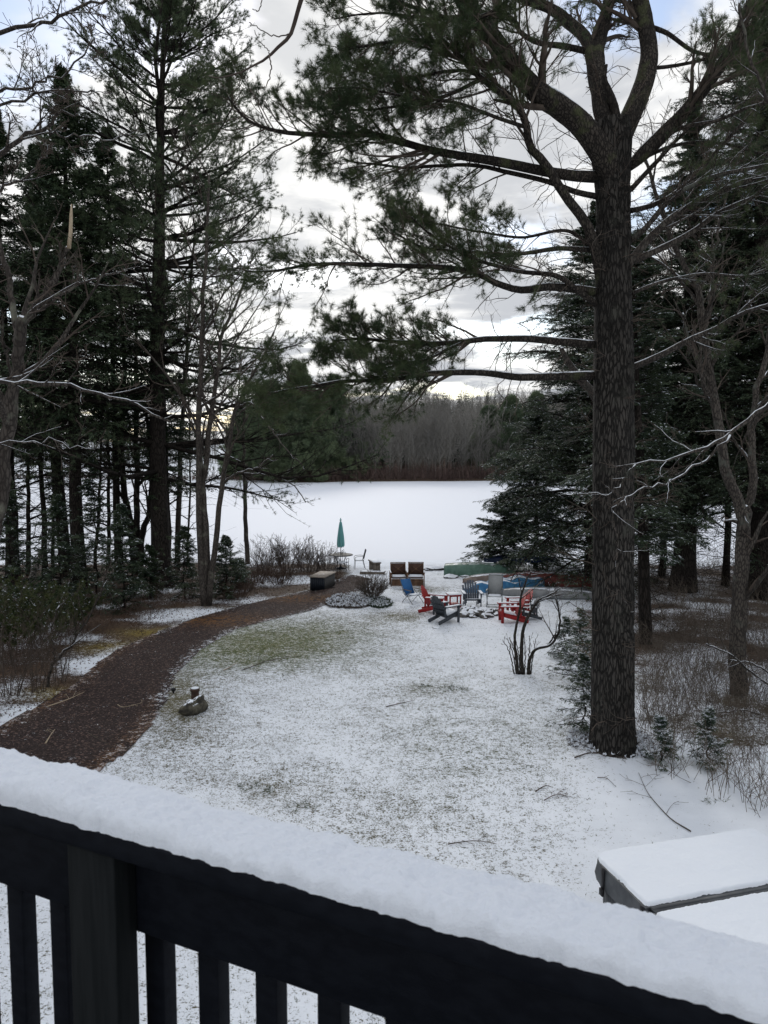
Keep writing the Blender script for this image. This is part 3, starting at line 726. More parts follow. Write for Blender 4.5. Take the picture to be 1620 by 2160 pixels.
# snow lying on the cap
ns, nt = 1100, 64
s = np.linspace(S0, S1, ns)[:, None]; q = np.linspace(-1, 1, nt)[None]
x = np.sign(q)*np.abs(q)**.8
edge_f = .007*(fbm(s*30, s*0+1.3, 4)-.5)*2+.003*(fbm(s*90, s*0, 3)-.5)*2; edge_b = .005*(fbm(s*25, s*0+7, 4)-.5)*2
t = np.where(q < 0, CW/2+x*(CW/2+.001-edge_f), CW/2+x*(CW/2+.001+edge_b))
hh = .030+.012*np.exp(-(s/.3)**2)+.007*(fbm(s*5, s*0+3, 3)-.5)*2
prof = np.clip(1-np.abs(q)**4.5, 0, 1)**.5
lump = (fbm(s*35+t*0, t*35, 4)-.5)*.016+(fbm(s*150+0*t, t*150, 3)-.5)*.0075
z = ZC+.001+hh*prof+lump*np.clip(prof*1.5, 0, 1)
P = RP(0, 0, 0)+s[..., None]*dl+t[..., None]*nl+z[..., None]*UP
mb = MB(); mb.grid(P)
tag(mb.build('snow_layer', [M['rail_snow']], loc=RP(0, .07, ZC), smooth=True), 'thick soft strip of snow lying along the top of the black deck railing', 'snow')
# deck boards underfoot
dz = ZC-.97; mb = MB()
for i in range(9):
    mb.box(RP(.3, -.08-.148*i, dz-.018), (3.4, .140, .035), RR)
mb.box(RP(.3, .02, dz-.14), (3.4, .04, .24), RR)
tag(mb.build('deck_floor', [M['grey_paint']]), kind='structure')

# ------------------------------------------------------------------ hot tub
zt = float(H(3, 8))+.93
c0 = PZ(1243, 1800, zt); c1 = PZ(1612, 1742, zt)
dx = c1-c0; dx[2] = 0; Lx = np.linalg.norm(dx); dx /= Lx; dy = np.array([dx[1], -dx[0], 0]); print('tub', Lx, c0, c1)
TS = 2.12
tub = thing('hot_tub', 'square hot tub with grey folding vinyl cover behind the railing at the right', 'hot tub', c0+dx*TS/2+dy*TS/2-UP*(zt-float(H(3, 8))))
RT = np.stack([dx, -dy, UP], 1); ctr = c0+dx*TS/2+dy*TS/2; ctr[2] = 0
def rsq(h, r, z, n=10, y0=None, y1=None):
    """rounded square ring in tub coordinates"""
    P = []
    for cx, cy, a0 in ((h-r, h-r, 0), (-h+r, h-r, 90), (-h+r, -h+r, 180), (h-r, -h+r, 270)):
        for k in range(n):
            a = math.radians(a0+90*k/(n-1)); P.append([cx+r*math.cos(a), cy+r*math.sin(a), z])
    return np.array(P)
def ringmesh(rings, cap=True):
    mb = MB(); n = len(rings[0]); V = np.vstack(rings)@RT.T+ctr; i = (np.arange(len(rings)-1)*n)[:, None]; j = np.arange(n)[None]; j2 = (j+1) % n
    mb.add(V, np.stack([i+j, i+j2, i+n+j2, i+n+j], -1).reshape(-1, 4))
    if cap: mb.F.append((np.arange(n)[None]+(len(rings)-1)*n, 0))
    return mb
h = TS/2; zg = float(H(3, 8))
mb = ringmesh([rsq(h-.05, .22, zg-.05), rsq(h-.05, .22, zt-.10)])
for sg in (-1, 1):                      # vertical cladding grooves as raised slats
    for k in range(14):
        q = -h+.32+k*(2*h-.64)/13
        for c, sz in (((q, sg*(h-.044), 0), (.105, .02, zt-.18-zg)), ((sg*(h-.044), q, 0), (.02, .105, zt-.18-zg))):
            mb.box(RT@np.array(c)+ctr+UP*((zg+zt-.18)/2), sz, RT)
mb.build('cabinet', [M['tub_skirt']], tub)
zc = zt-.004
def halfcover(y0, y1, name):
    # each half is thicker at the fold: build from a profile across y
    mb = MB(); xs_ = np.linspace(-h, h, 50); yy = np.linspace(y0, y1, 26)
    X, Y = np.meshgrid(xs_, yy, indexing='ij'); r = .24
    ex = np.clip(np.abs(X)-(h-r), 0, None); ey = np.clip(np.abs(Y)-(h-r), 0, None) 
    k = np.maximum(np.hypot(ex, ey)/r, 1e-6); over = k > 1
    Xc = np.where(over, np.sign(X)*((h-r)+ex/k), X); Yc = np.where(over, np.sign(Y)*((h-r)+ey/k), Y)
    edge = np.minimum(h-np.abs(Xc), np.minimum(np.abs(Yc-y0), np.abs(Yc-y1)))
    Z = zc-.012*np.exp(-edge/.02)+.01*(1-np.abs(Yc)/h)
    top = np.stack([Xc, Yc, Z], -1); bot = np.stack([Xc, Yc, 0*Z+zt-.105], -1)
    mb.grid(top@RT.T+ctr); mb.grid((bot@RT.T+ctr)[::-1])
    per = [np.stack([top[:, 0], bot[:, 0]], 1), np.stack([top[-1], bot[-1]], 1), np.stack([top[::-1, -1], bot[::-1, -1]], 1), np.stack([top[0, ::-1], bot[0, ::-1]], 1)]
    for p in per: mb.grid(p@RT.T+ctr)
    return mb.build(name, [M['tub_vinyl']], tub), (Xc, Yc, Z, edge)
f1, g1 = halfcover(.045, h, 'cover_panel'); f2, g2 = halfcover(-h, -.045, 'cover_panel')
# hanging skirt flap of the cover, with soft folds
mb = MB(); rg = []
for k, (dzz, off) in enumerate(((0, .0), (.05, .012), (.13, .020), (.21, .006), (.23, .001))):
    r = rsq(h-.002+off, .24, zt-.006-dzz, 16); a = np.arange(len(r)); r[:, :2] *= (1+.006*np.sin(a*.9+k)[:, None]*(k > 0)); rg.append(r)
mb = ringmesh(rg, False); mb.build('skirt_flap', [M['tub_vinyl']], tub, smooth=True)
mb = MB(); mb.box(RT@np.array([0, 0, 0])+ctr+UP*(zt-.012), (TS-.1, .092, .03), RT); mb.box(RT@np.array([0, .012, 0])+ctr+UP*(zt+.006), (TS-.1, .035, .008), RT); mb.build('hinge_strip', [M['tub_vinyl']], tub)
for yy in (.07, -.07, .75, -.75):
    mb = MB(); mb.box(RT@np.array([-h-.022, yy, 0])+ctr+UP*(zt-.13), (.012, .045, .27), RT)
    mb.box(RT@np.array([-h-.034, yy, 0])+ctr+UP*(zt-.25), (.022, .06, .07), RT)
    st = mb.build('strap', [M['strap']], tub)
    mb = MB(); mb.box(RT@np.array([-h-.048, yy, 0])+ctr+UP*(zt-.25), (.010, .035, .03), RT); mb.build('buckle', [M['grey_metal']], st, )if False else None
for (Xc, Yc, Z, ed), lb in ((g1, 'smooth sheet of snow on the far half of the hot tub cover'), (g2, 'smooth sheet of snow on the near half of the hot tub cover')):
    n0, n1 = 160, 100
    ii = np.linspace(0, Xc.shape[0]-1, n0); jj = np.linspace(0, Xc.shape[1]-1, n1)
    def rs(Q):
        a = np.array([np.interp(ii, np.arange(Q.shape[0]), Q[:, j]) for j in range(Q.shape[1])]).T
        return np.array([np.interp(jj, np.arange(Q.shape[1]), a[i]) for i in range(n0)])
    X, Y, Z2, E2 = rs(Xc), rs(Yc), rs(Z), rs(ed)
    hp = .030*(1-np.exp(-E2/.012))+(fbm(X*5, Y*5, 4)-.5)*.026*(E2 > .01)+(fbm(X*60, Y*60, 2)-.5)*.005
    sh = np.clip(1-.004*0, 0, 1)
    rag = .006+.05*np.clip(fbm(X*7, Y*7, 4)-.42, 0, 1)+.012*fbm(X*40, Y*40, 2); P = np.stack([X*.996, Y, Z2-.006+(.008+hp)*sstep(0, 1, (E2-rag)/.02)+.018*(1-np.abs(Y)/h)*0], -1); mb = MB(); mb.grid(P@RT.T+ctr)
    tag(mb.build('snow_sheet', [M['snow']], loc=ctr+UP*zt, smooth=True), lb, 'snow')

# ------------------------------------------------------------------ outdoor furniture
def snowtop(mb_, root, nm='snow'):
    return mb_.build(nm, [M['snow']], root)
def adirondack(label, px, py, rz, m, group='chairs round the fire ring', name='adirondack_chair', sc_=1.0, loc=None, snow=True):
    b = G(px, py) if loc is None else np.array(loc)
    t = thing(name, label, 'chair', b, group, math.radians(rz), world=False); t.scale = (sc_,)*3; t['_o'] = [0, 0, 0]
    mb = MB()
    for i in range(7):
        f = i/6; y = -.40+.56*f; z = .37-.13*f; mb.box((0, y, z), (.54, .078, .022), rotx(-.23))
    mb.build('seat', [m], t)
    if snow:
        mb = MB(); mb.box((0, -.13, .335), (.50, .50, .025), rotx(-.23), taper=(.93)); snowtop(mb, t)
    mb = MB(); tilt = math.radians(24)
    for i in range(7):
        k = i-3; L = .80-.022*k*k; fx = k*.078; top = fx*1.22
        a = np.array([fx, .13, .22]); bb = np.array([top, .13+L*math.sin(tilt), .22+L*math.cos(tilt)])
        mb.bar(a, bb, .070*1.03, .020, 0, up=(0, -math.cos(tilt), math.sin(tilt)))
    mb.bar((-.28, .245, .42), (.28, .245, .42), .06, .024); mb.bar((-.30, .35, .62), (.30, .35, .62), .055, .024)
    mb.build('backrest', [m], t)
    for s_ in (-1, 1):
        mb = MB(); mb.box((s_*.315, -.075, .575), (.135, .76, .024), taper=.97); mb.box((s_*.30, -.36, .50), (.03, .07, .12))
        ar = mb.build('arm', [m], t)
        if snow: q = MB(); q.box((s_*.315, -.09, .597), (.115, .66, .020), taper=.88); q.build('snow', [M['snow']], ar)
        mb = MB(); mb.box((s_*.285, -.36, .281), (.026, .095, .562)); mb.build('leg', [m], t)
        mb = MB(); mb.bar((s_*.255, -.42, .315), (s_*.255, .50, .055), .028, .12); mb.build('leg', [m], t)
        mb = MB(); mb.box((s_*.282, .24, .40), (.024, .06, .34)); mb.build('arm_support', [m], t)
    return t
adirondack('red adirondack chair behind the dark one at the left of the fire ring, turned right', 915, 1292, 72, M['red'])
adirondack('charcoal adirondack chair seen from behind, nearest the camera at the left of the fire ring', 938, 1312, 128, M['charcoal'])
adirondack('charcoal adirondack chair behind the fire ring facing the house, beside the grey folding chair', 995, 1281, 2, M['slate'])
adirondack('nearer of the two red adirondack chairs right of the fire ring, turned left', 1080, 1312, -90, M['red'])
adirondack('red adirondack chair half hidden behind the other red chair right of the fire ring', 1096, 1297, -82, M['red'], sc_=.97)
adirondack('dark adirondack chair tucked behind the right-hand red chairs, mostly hidden', 1116, 1306, -80, M['charcoal'], sc_=.78)
# red side table
b = G(957, 1281); t = thing('side_table', 'small red square side table with a snowy top beside the fire ring', 'table', b, None, math.radians(12), False)
mb = MB()
for k in range(5): mb.box((-.20+.10*k, 0, .49), (.085, .50, .022))
mb.box((0, .20, .455), (.44, .022, .05)); mb.box((0, -.20, .455), (.44, .022, .05)); tp = mb.build('table_top', [M['red']], t)
mb = MB(); mb.box((0, 0, .515), (.48, .48, .03), taper=.93); mb.build('snow', [M['snow']], tp)
for sx_ in (-1, 1):
    for sy_ in (-1, 1): mb = MB(); mb.box((sx_*.20, sy_*.20, .24), (.045, .045, .48)); mb.build('leg', [M['red']], t)
mb = MB(); [mb.box((-.15+.1*k, 0, .14), (.08, .40, .018)) for k in range(4)]; mb.build('shelf', [M['red']], t)
def tube_part(nm, m, root, lines, r=.013, k=8):
    mb = MB()
    for L in lines:
        Q = cat_rom(L, max(2, 6*(len(L)-1))) if len(L) > 2 else np.array(L, float); mb.tubes(Q, np.full(len(Q), r), k)
    return mb.build(nm, [m], root, smooth=True)
# grey folding chair
b = G(1043, 1281); t = thing('folding_chair', 'light grey folding patio chair with a high mesh back behind the fire ring', 'chair', b, 'chairs round the fire ring', math.radians(-14), False)
mb = MB(); mb.box((0, .0, .44), (.50, .46, .018)); mb.build('seat', [M['grey_mesh']], t)
mb = MB(); mb.box((0, -.0, .456), (.46, .42, .016), taper=.9); snowtop(mb, t)
mb = MB(); mb.bar((0, .22, .46), (0, .42, 1.14), .50, .014, up=(0, -1, .3)); bk = mb.build('backrest', [M['grey_mesh']], t)
tube_part('back_frame', M['grey_metal'], t, [[(-.26, .20, .42), (-.26, .42, 1.15)], [(.26, .20, .42), (.26, .42, 1.15)], [(-.26, .42, 1.15), (.26, .42, 1.15)], [(-.26, .22, .45), (.26, .22, .45)]], .014)
for s_ in (-1, 1):
    tube_part('leg', M['grey_metal'], t, [[(s_*.27, -.26, 0), (s_*.27, .20, .62)]]); tube_part('leg', M['grey_metal'], t, [[(s_*.285, .30, 0), (s_*.285, -.24, .60)]])
    mb = MB(); mb.box((s_*.285, -.04, .64), (.05, .50, .028)); mb.build('arm', [M['grey_metal']], t)
tube_part('stretcher', M['grey_metal'], t, [[(-.27, -.22, .05), (.27, -.22, .05)], [(-.285, .26, .05), (.285, .26, .05)]], .011)
# blue beach chair
b = G(872, 1272); t = thing('beach_chair', 'blue folding beach chair on a pale frame, behind the red adirondack chair', 'chair', b, None, math.radians(38), False)
mb = MB(); mb.bar((0, -.20, .34), (0, .20, .30), .46, .012, up=(0, 0, 1)); mb.build('seat', [M['blue_fabric']], t)
mb = MB(); mb.bar((0, .20, .30), (0, .50, .86), .46, .012, up=(0, -1, .5)); mb.build('backrest', [M['blue_fabric']], t)
mb = MB(); mb.box((0, -.02, .345), (.42, .32, .016), taper=.85); snowtop(mb, t)
tube_part('frame', M['grey_metal'], t, [[(s_*.25, -.24, .35), (s_*.25, .20, .30), (s_*.25, .52, .90)] for s_ in (-1, 1)]+[[(-.25, .52, .90), (.25, .52, .90)], [(-.25, -.24, .35), (.25, -.24, .35)]], .012)
for s_ in (-1, 1):
    tube_part('leg', M['grey_metal'], t, [[(s_*.27, -.30, 0), (s_*.27, .30, .50)]], .012); tube_part('leg', M['grey_metal'], t, [[(s_*.28, .36, 0), (s_*.28, -.20, .50)]], .012)
    mb = MB(); mb.box((s_*.28, .02, .52), (.045, .46, .022)); mb.build('arm', [M['old_wood']], t)
# two brown X-back armchairs
for px, lb in ((841, 'left one of the two brown cross-backed armchairs side by side near the shore'), (877, 'right one of the two brown cross-backed armchairs side by side near the shore')):
    b = G(px, 1235); t = thing('patio_armchair', lb, 'chair', b, 'pair of brown armchairs', math.radians(4 if px < 860 else -3), False)
    mb = MB(); mb.bar((0, .30, .40), (0, .42, .92), .62, .03, up=(0, -1, .2)); bk = mb.build('backrest', [M['brown_fabric']], t)
    q = MB()
    for a_, b_ in (((-.32, .27, .40), (-.32, .41, .95)), ((.32, .27, .40), (.32, .41, .95)), ((-.34, .41, .95), (.34, .41, .95)), ((-.30, .28, .46), (.30, .385, .90)), ((.30, .277, .46), (-.30, .382, .90))): q.bar(a_, b_, .035, .03, up=(0, -1, .2))
    q.build('back_frame', [M['brown_wood']], t)
    mb = MB(); mb.box((0, 0, .385), (.62, .58, .07)); mb.build('seat', [M['brown_fabric']], t)
    mb = MB(); mb.box((0, -.04, .44), (.60, .50, .04), taper=.9); snowtop(mb, t)
    for s_ in (-1, 1):
        mb = MB(); mb.box((s_*.36, .0, .60), (.07, .70, .03)); ar = mb.build('arm', [M['brown_wood']], t)
        mb = MB(); mb.box((s_*.36, .0, .622), (.055, .60, .016), taper=.9); mb.build('snow', [M['snow']], ar)
        for y_ in (-.32, .32): mb = MB(); mb.box((s_*.36, y_, .292), (.05, .05, .584)); mb.build('leg', [M['brown_wood']], t)
        mb = MB(); [mb.box((s_*.36, -.2+.1*k, .42), (.02, .035, .33)) for k in range(5)]; mb.build('side_slats', [M['brown_wood']], t)
    mb = MB(); mb.box((0, -.30, .19), (.64, .02, .30)); [mb.box((0, -.33, .08+.075*k), (.66, .022, .062)) for k in range(4)]; mb.build('front_slats', [M['brown_wood']], t)
# round table, parasol and chairs by the ice
b = G(719, 1200); print('table', b)
t = thing('patio_table', 'round dark metal patio table at the edge of the ice, parasol through its middle', 'table', b, None, 0, False)
mb = MB(); mb.lathe([(.02, .70), (.55, .70), (.60, .715), (.60, .735), (.55, .742), (.02, .742)], k=36); tp = mb.build('table_top', [M['box_side']], t, smooth=False)
mb = MB(); mb.lathe([(.57, .690), (.612, .700), (.612, .728), (.585, .735)], k=36); mb.build('rim', [M['dark_metal']], t)
for k in range(4):
    a = math.pi/4+k*math.pi/2; c_, s_ = math.cos(a), math.sin(a)
    tube_part('leg', M['dark_metal'], t, [[(c_*.42, s_*.42, .70), (c_*.30, s_*.30, .50), (c_*.22, s_*.22, .30), (c_*.36, s_*.36, .08), (c_*.46, s_*.46, .0)]], .014)
mb = MB(); mb.lathe([(.225, .28), (.245, .29), (.225, .30)], k=24); mb.build('ring', [M['dark_metal']], t)
t = thing('patio_umbrella', 'closed teal patio umbrella standing up through the round table', 'umbrella', b+[0, 0, .02], None, 0, False)
mb = MB(); mb.lathe([(.24, 0), (.25, .03), (.22, .06), (.05, .09), (.03, .22), (.019, .24)], k=24); mb.build('base', [M['dark_metal']], t)
mb = MB(); mb.tubes(np.array([[0, 0, .05], [0, 0, 1.2], [0, 0, 2.50]]), np.full(3, .019), 10); mb.build('pole', [M['dark_metal']], t)
nz = 16; aa = np.arange(64)*2*math.pi/64; zz_ = np.linspace(0, 1, nz)
rad = np.interp(zz_, [0, .08, .35, .75, .93, 1], [.15, .165, .15, .095, .06, .012])[:, None]*(1+.22*np.cos(aa*8)[None]*(1-zz_[:, None]*.7)); 
V = np.stack([rad*np.cos(aa), rad*np.sin(aa), np.repeat((1.10+1.32*zz_)[:, None], 64, 1)+.04*np.cos(aa*8)[None]*(1-zz_[:, None])**3], -1)
mb = MB(); i = (np.arange(nz-1)*64)[:, None]; j = np.arange(64)[None]; mb.add(V, np.stack([i+j, i+(j+1) % 64, i+64+(j+1) % 64, i+64+j], -1).reshape(-1, 4)); mb.build('canopy', [M['teal']], t, smooth=True)
mb = MB(); mb.lathe([(.12, 1.72), (.128, 1.74), (.122, 1.77)], k=24); mb.build('tie', [M['teal']], t)
mb = MB(); mb.lathe([(.02, 2.42), (.055, 2.43), (.05, 2.47), (.018, 2.50), (.025, 2.54), (.001, 2.57)], k=14); mb.build('finial', [M['teal']], t, smooth=True)
def metal_chair(lb, loc, rz):
    t = thing('metal_chair', lb, 'chair', loc, 'metal chairs at the round table', math.radians(rz), False)
    mb = MB(); [mb.box((-.2+.08*k, 0, .44), (.05, .44, .014)) for k in range(6)]; mb.build('seat', [M['dark_metal']], t)
    mb = MB(); mb.box((0, -.02, .455), (.42, .38, .018), taper=.9); snowtop(mb, t)
    for s_ in (-1, 1):
        tube_part('leg', M['dark_metal'], t, [[(s_*.24, -.24, 0), (s_*.23, -.20, .44)]], .012); tube_part('leg', M['dark_metal'], t, [[(s_*.22, .30, 0), (s_*.22, .20, .44)]], .012)
        tube_part('arm', M['dark_metal'], t, [[(s_*.24, -.22, .44), (s_*.25, -.20, .62), (s_*.25, .10, .66), (s_*.23, .26, .62)]], .012)
    tube_part('backrest', M['dark_metal'], t, [[(-.22, .20, .44), (-.22, .34, .98)], [(.22, .20, .44), (.22, .34, .98)], [(-.22, .34, .98), (.22, .34, .98)]]+[[(x_, .22, .50), (x_, .34, .96)] for x_ in (-.13, -.045, .045, .13)], .010)
    return t
metal_chair('dark metal garden chair at the right of the round table, its back to the right', b+[.92, .05, 0], -82)
metal_chair('dark metal garden chair on the near side of the round table, back towards the house', b+[.15, -.75, 0], 170)
metal_chair('dark metal garden chair at the left of the round table, half lost in the shrubs', b+[-.88, .15, 0], 95)
# weathered bench and boards at the landing
b = G(790, 1206); t = thing('bench', 'short weathered wooden bench with a snowy seat on the landing by the ice', 'bench', b+[0, .3, 0], None, math.radians(14), False)
mb = MB(); mb.box((0, .0, .46), (.40, 1.15, .055)); st = mb.build('seat', [M['old_wood']], t)
mb = MB(); mb.box((0, .0, .50), (.37, 1.10, .03), taper=.94); mb.build('snow', [M['snow']], st)
for y_ in (-.42, .42): mb = MB(); mb.box((0, y_, .216), (.34, .12, .43)); mb.build('leg', [M['old_wood']], t)
b = G(785, 1212); t = thing('landing_step', 'low weathered timber step with a snowy tread in front of the bench', 'step', b, None, math.radians(-6), False)
mb = MB(); [mb.box((0, .12+.15*k, .09), (1.2, .135, .035)) for k in range(3)]; st = mb.build('tread', [M['old_wood']], t)
mb = MB(); mb.box((0, .05, .035), (1.2, .04, .07)); mb.build('riser', [M['old_wood']], t)
mb = MB(); mb.box((0, .29, .116), (1.15, .34, .016), taper=.93); mb.build('snow', [M['snow']], st)
# deck box
b = G(669, 1246); t = thing('deck_box', 'dark outdoor storage box with a flat tan lid beside the mulch path', 'box', b, None, math.radians(-15), False)
mb = MB(); mb.box((0, .68, .27), (.62, 1.34, .54)); 
mb.build('body', [M['box_dark']], t)
for nm, X_, n_ in (('side_panel', .316, 13),):
    mb = MB(); [mb.box((X_, .08+.1*k, .27), (.016, .085, .50)) for k in range(n_)]; mb.build(nm, [M['box_side']], t)
mb = MB(); [mb.box((-.26+.087*k, -.002, .27), (.076, .016, .50)) for k in range(7)]; mb.build('front_panel', [M['box_dark']], t)
mb = MB(); mb.box((0, .68, .565), (.70, 1.44, .045)); ld = mb.build('lid', [M['lid']], t)
mb = MB(); mb.box((0, .20, .50), (.02, .02, .02)); mb.build('hinge', [M['dark_metal']], ld)

# ------------------------------------------------------------------ boats
def hull(n, L, W, Hh, ends=(1., 1.), power=.55, rock=.10, k=17, transom=0.0, box=.6, waves=0):
    """overturned hull along local x, keel up; closed underneath"""
    t_ = np.linspace(-1, 1, n); mb = MB(); rows = []
    for q in t_:
        e = ends[0] if q < 0 else ends[1]
        wq = (1-abs(q)**(2.2*e))**power if not (transom and q < 0) else (1-(1-transom)*abs(q)**2.2)
        wq = max(wq, .012); hq = 1-rock*q*q
        a = np.linspace(0, math.pi, k); cx_, sx_ = np.cos(a), np.sin(a)
        y = np.sign(cx_)*np.abs(cx_)**box*W/2*wq; z = np.abs(sx_)**box*Hh*hq*(max(wq, .15)**.35)
        sheer = .06*Hh*q*q*0
        z = z+waves*np.sin(q*9)*np.abs(sx_)*Hh
        rows.append(np.stack([np.full(k, q*L/2), y, z+sheer], 1))
    P = np.array(rows); mb.grid(P[:, ::-1])
    mb.F.append((np.arange(k)[None], 0)); mb.F.append((((n-1)*k+np.arange(k))[None, ::-1], 0))
    return mb
def boat(name, label, px, py, rz, m, L, W, Hh, group='boats laid up on the shore', rim=None, keel=True, tilt=0, dz=0.02, **kw):
    b = G(px, py); t = thing(name, label, 'boat', b+[0, 0, dz], group, math.radians(rz), False); t.rotation_euler = (math.radians(tilt), 0, math.radians(rz))
    mb = hull(40, L, W, Hh, **kw); h_ = mb.build('hull', [m], t, smooth=True)
    q = np.linspace(-1, 1, 40); P = mb.V[0].reshape(40, -1, 3)
    for e in (0, -1):
        r_ = MB(); r_.tubes(P[:, e]+[0, 0, .012], np.full(40, .018), 6); r_.build('gunwale', [rim or m], t, smooth=True)
    if keel: r_ = MB(); mid = P[:, P.shape[1]//2]; r_.tubes(mid+[0, 0, .008], np.full(40, .014), 5); r_.build('keel', [rim or m], t)
    return t
boat('rowboat', 'green rowboat lying upside down at the edge of the ice beside the hemlock', 1012, 1213, -12, M['green_hull'], 3.3, 1.25, .56, transom=.78, box=.5, power=.7)
boat('kayak', 'bright blue kayak lying upside down behind the grey folding chair, nearer of the two', 1046, 1246, 20, M['blue_hull'], 3.0, .78, .40, power=.75, waves=.16, rim=M['blue_hull'])
boat('kayak', 'blue kayak with lengthwise ribs, lying between the near blue kayak and the red canoe', 1082, 1241, 14, M['blue_hull'], 2.9, .74, .48, power=.7, waves=.12)
boat('kayak', 'tan and brown kayak end poking out left of the blue kayaks', 1030, 1226, 22, M['tan_hull'], 2.6, .68, .32, power=.7)
boat('canoe', 'red canoe lying upside down under the hemlock branches', 1160, 1234, -12, M['red_hull'], 4.3, .9, .55, power=.8, rock=.05)
boat('canoe', 'grey aluminium canoe lying upside down, nearest the right-hand trees', 1158, 1259, -12, M['grey_hull'], 4.0, .9, .34, power=.8, rock=.05, rim=M['grey_metal'])
boat('canoe', 'navy blue canoe on a low rack half hidden by hemlock sprays', 1098, 1206, 3, M['navy_hull'], 3.6, .8, .34, power=.8, dz=.50)
b = G(1098, 1206); t = thing('boat_rack', 'low timber rack under the navy canoe beneath the hemlock', 'rack', b, None, math.radians(3), False)
for x_ in (-1.2, 1.2):
    for y_ in (-.42, .42): mb = MB(); mb.box((x_, y_, .26), (.08, .08, .52)); mb.build('post', [M['old_wood']], t)
    mb = MB(); mb.box((x_, 0, .50), (.07, 1.05, .06)); mb.build('beam', [M['old_wood']], t)

# ------------------------------------------------------------------ stones, well pipe, sticks
def rock_mesh(size, seed, sq=(1, 1, .6), amp=.35):
    n, m_ = 16, 24; th = np.linspace(0, math.pi, n)[:, None]; ph = np.linspace(0, 2*math.pi, m_+1)[None]
    X = np.sin(th)*np.cos(ph); Y = np.sin(th)*np.sin(ph); Z = np.cos(th)+0*ph
    r = 1+amp*(vnoise(X*1.7+seed*3.1+Z, Y*1.7+seed*7.7-Z)-.5)*2+amp*.4*(vnoise(X*4+seed+Z*3, Y*4-seed)-.5)*2
    P = np.stack([X*r*sq[0], Y*r*sq[1], Z*r*sq[2]], -1)*size; mb = MB(); mb.grid(P); return mb
def stone(name, label, loc, size, seed, sq=(1, 1, .6), m='rock', group=None, cat='stone'):
    mb = rock_mesh(size, seed, sq); o = mb.build(name, [M[m]], local=True, smooth=True); o.location = np.array(loc)+[0, 0, size*sq[2]*.45]; o.rotation_euler = (0, 0, seed*1.3); return tag(o, label, cat, group)
fc = G(1003, 1296)
k = 0
for ring, (n_, r_) in enumerate(((13, .72), (9, .45), (4, .15))):
    for i in range(n_):
        a = i*6.283/n_+rng.random()*.3; rr = r_*(.9+.2*rng.random()); p = fc+[math.cos(a)*rr, math.sin(a)*rr*.9, 0]; p[2] = float(H(p[0], p[1]))-.02+(.06 if ring == 1 else 0)
        stone('fire_ring_stone', 'snow-dusted grey stone in the heap ringing the fire pit among the chairs', p, .12+.09*rng.random(), k+1, (1, .85, .65), group='stones of the fire ring'); k += 1
for i, (x, y, s_, lb) in enumerate([(903, 1201, .30, 'flat dark stone at the edge of the ice just right of the brown armchairs'), (925, 1201, .42, 'long flat dark stone at the edge of the ice just left of the green rowboat'), (950, 1218, .34, 'flat snowy stone lying in front of the green rowboat'), (919, 1325, .09, 'small grey stone alone on the snow in front of the dark chair'), (985, 1216, .25, 'low snowy stone in front of the rowboat hull, nearest the kayaks')]):
    stone('shore_stone', lb, G(x, y), s_, 40+i, (1.3, .8, .28))
bl = G(403, 1508); stone('boulder', 'mossy brown boulder at the foot of the rusty pipe on the lawn', bl+[0, .15, 0], .25, 61, (1.15, .85, .85), 'boulder')
b = G(405, 1490)+[0, .28, 0]; b[2] = float(H(b[0], b[1])); t = thing('well_pipe', 'short rusty well pipe with a cap standing behind the boulder on the lawn', 'pipe', b, None, 0, False)
mb = MB(); mb.lathe([(.085, -.1), (.085, .27)], k=20); mb.build('casing', [M['iron']], t, smooth=True)
mb = MB(); mb.lathe([(.088, .255), (.102, .26), (.102, .30), (.092, .315), (.001, .32)], k=20); cpn = mb.build('cap', [M['iron']], t)
mb = MB(); mb.lathe([(.085, .322), (.07, .336), (.001, .342)], k=20); mb.build('snow', [M['snow']], cpn)
b = G(366, 1462); t = thing('path_light', 'small dark garden light stub at the edge of the mulch path', 'lamp', b, None, 0, False)
mb = MB(); mb.lathe([(.02, -.05), (.02, .05), (.05, .055), (.05, .09), (.065, .095), (.02, .125), (.001, .13)], k=16); mb.build('lantern', [M['dark_metal']], t); mb = MB(); mb.tubes(np.array([[0, 0, -.1], [0, 0, .05]]), np.full(2, .012), 6); mb.build('stake', [M['dark_metal']], t)
def stick(label, pts, r=.011, m='twig', sub=4, name='fallen_branch'):
    P = np.array([G(*p)+[0, 0, .02] for p in pts]); n_ = 14; Q = cat_rom(P, n_); Q[:, 2] = H(Q[:, 0], Q[:, 1])+.018
    mb = MB(); R = r*np.linspace(1, .35, n_); mb.tubes(Q, R, 6)
    if sub:
        A_, AR_ = grow(Q[None], R[None], sub, .25, 1, .35, .7, flat=.9, wig=.12, n=5, rr=.6, rmin=.003); A_[..., 2] = H(A_[..., 0], A_[..., 1])+.015+.03*rng.random(A_.shape[:2]); mb.tubes(A_, AR_, 4)
        B_, BR_ = grow(A_, AR_, 2, .3, 1, .4, .7, flat=.9, wig=.12, n=4, rr=.6, rmin=.0025); B_[..., 2] = np.maximum(B_[..., 2], H(B_[..., 0], B_[..., 1])+.01); mb.tubes(B_, BR_, 3)
    return tag(mb.build(name, [M[m]], loc=Q[0], smooth=True), label, 'branch')
stick('long dark fallen branch on the snow just above the hot tub', [(1457, 1756), (1410, 1725), (1370, 1680), (1347, 1632)], .010, sub=5)
stick('short curved fallen branch on the lawn left of the hot tub, lying level', [(945, 1783), (1000, 1776), (1048, 1783)], .008, sub=2)
stick('small arched stick on the snow right of the lawn centre', [(1130, 1671), (1150, 1660), (1167, 1663)], .010, sub=0)
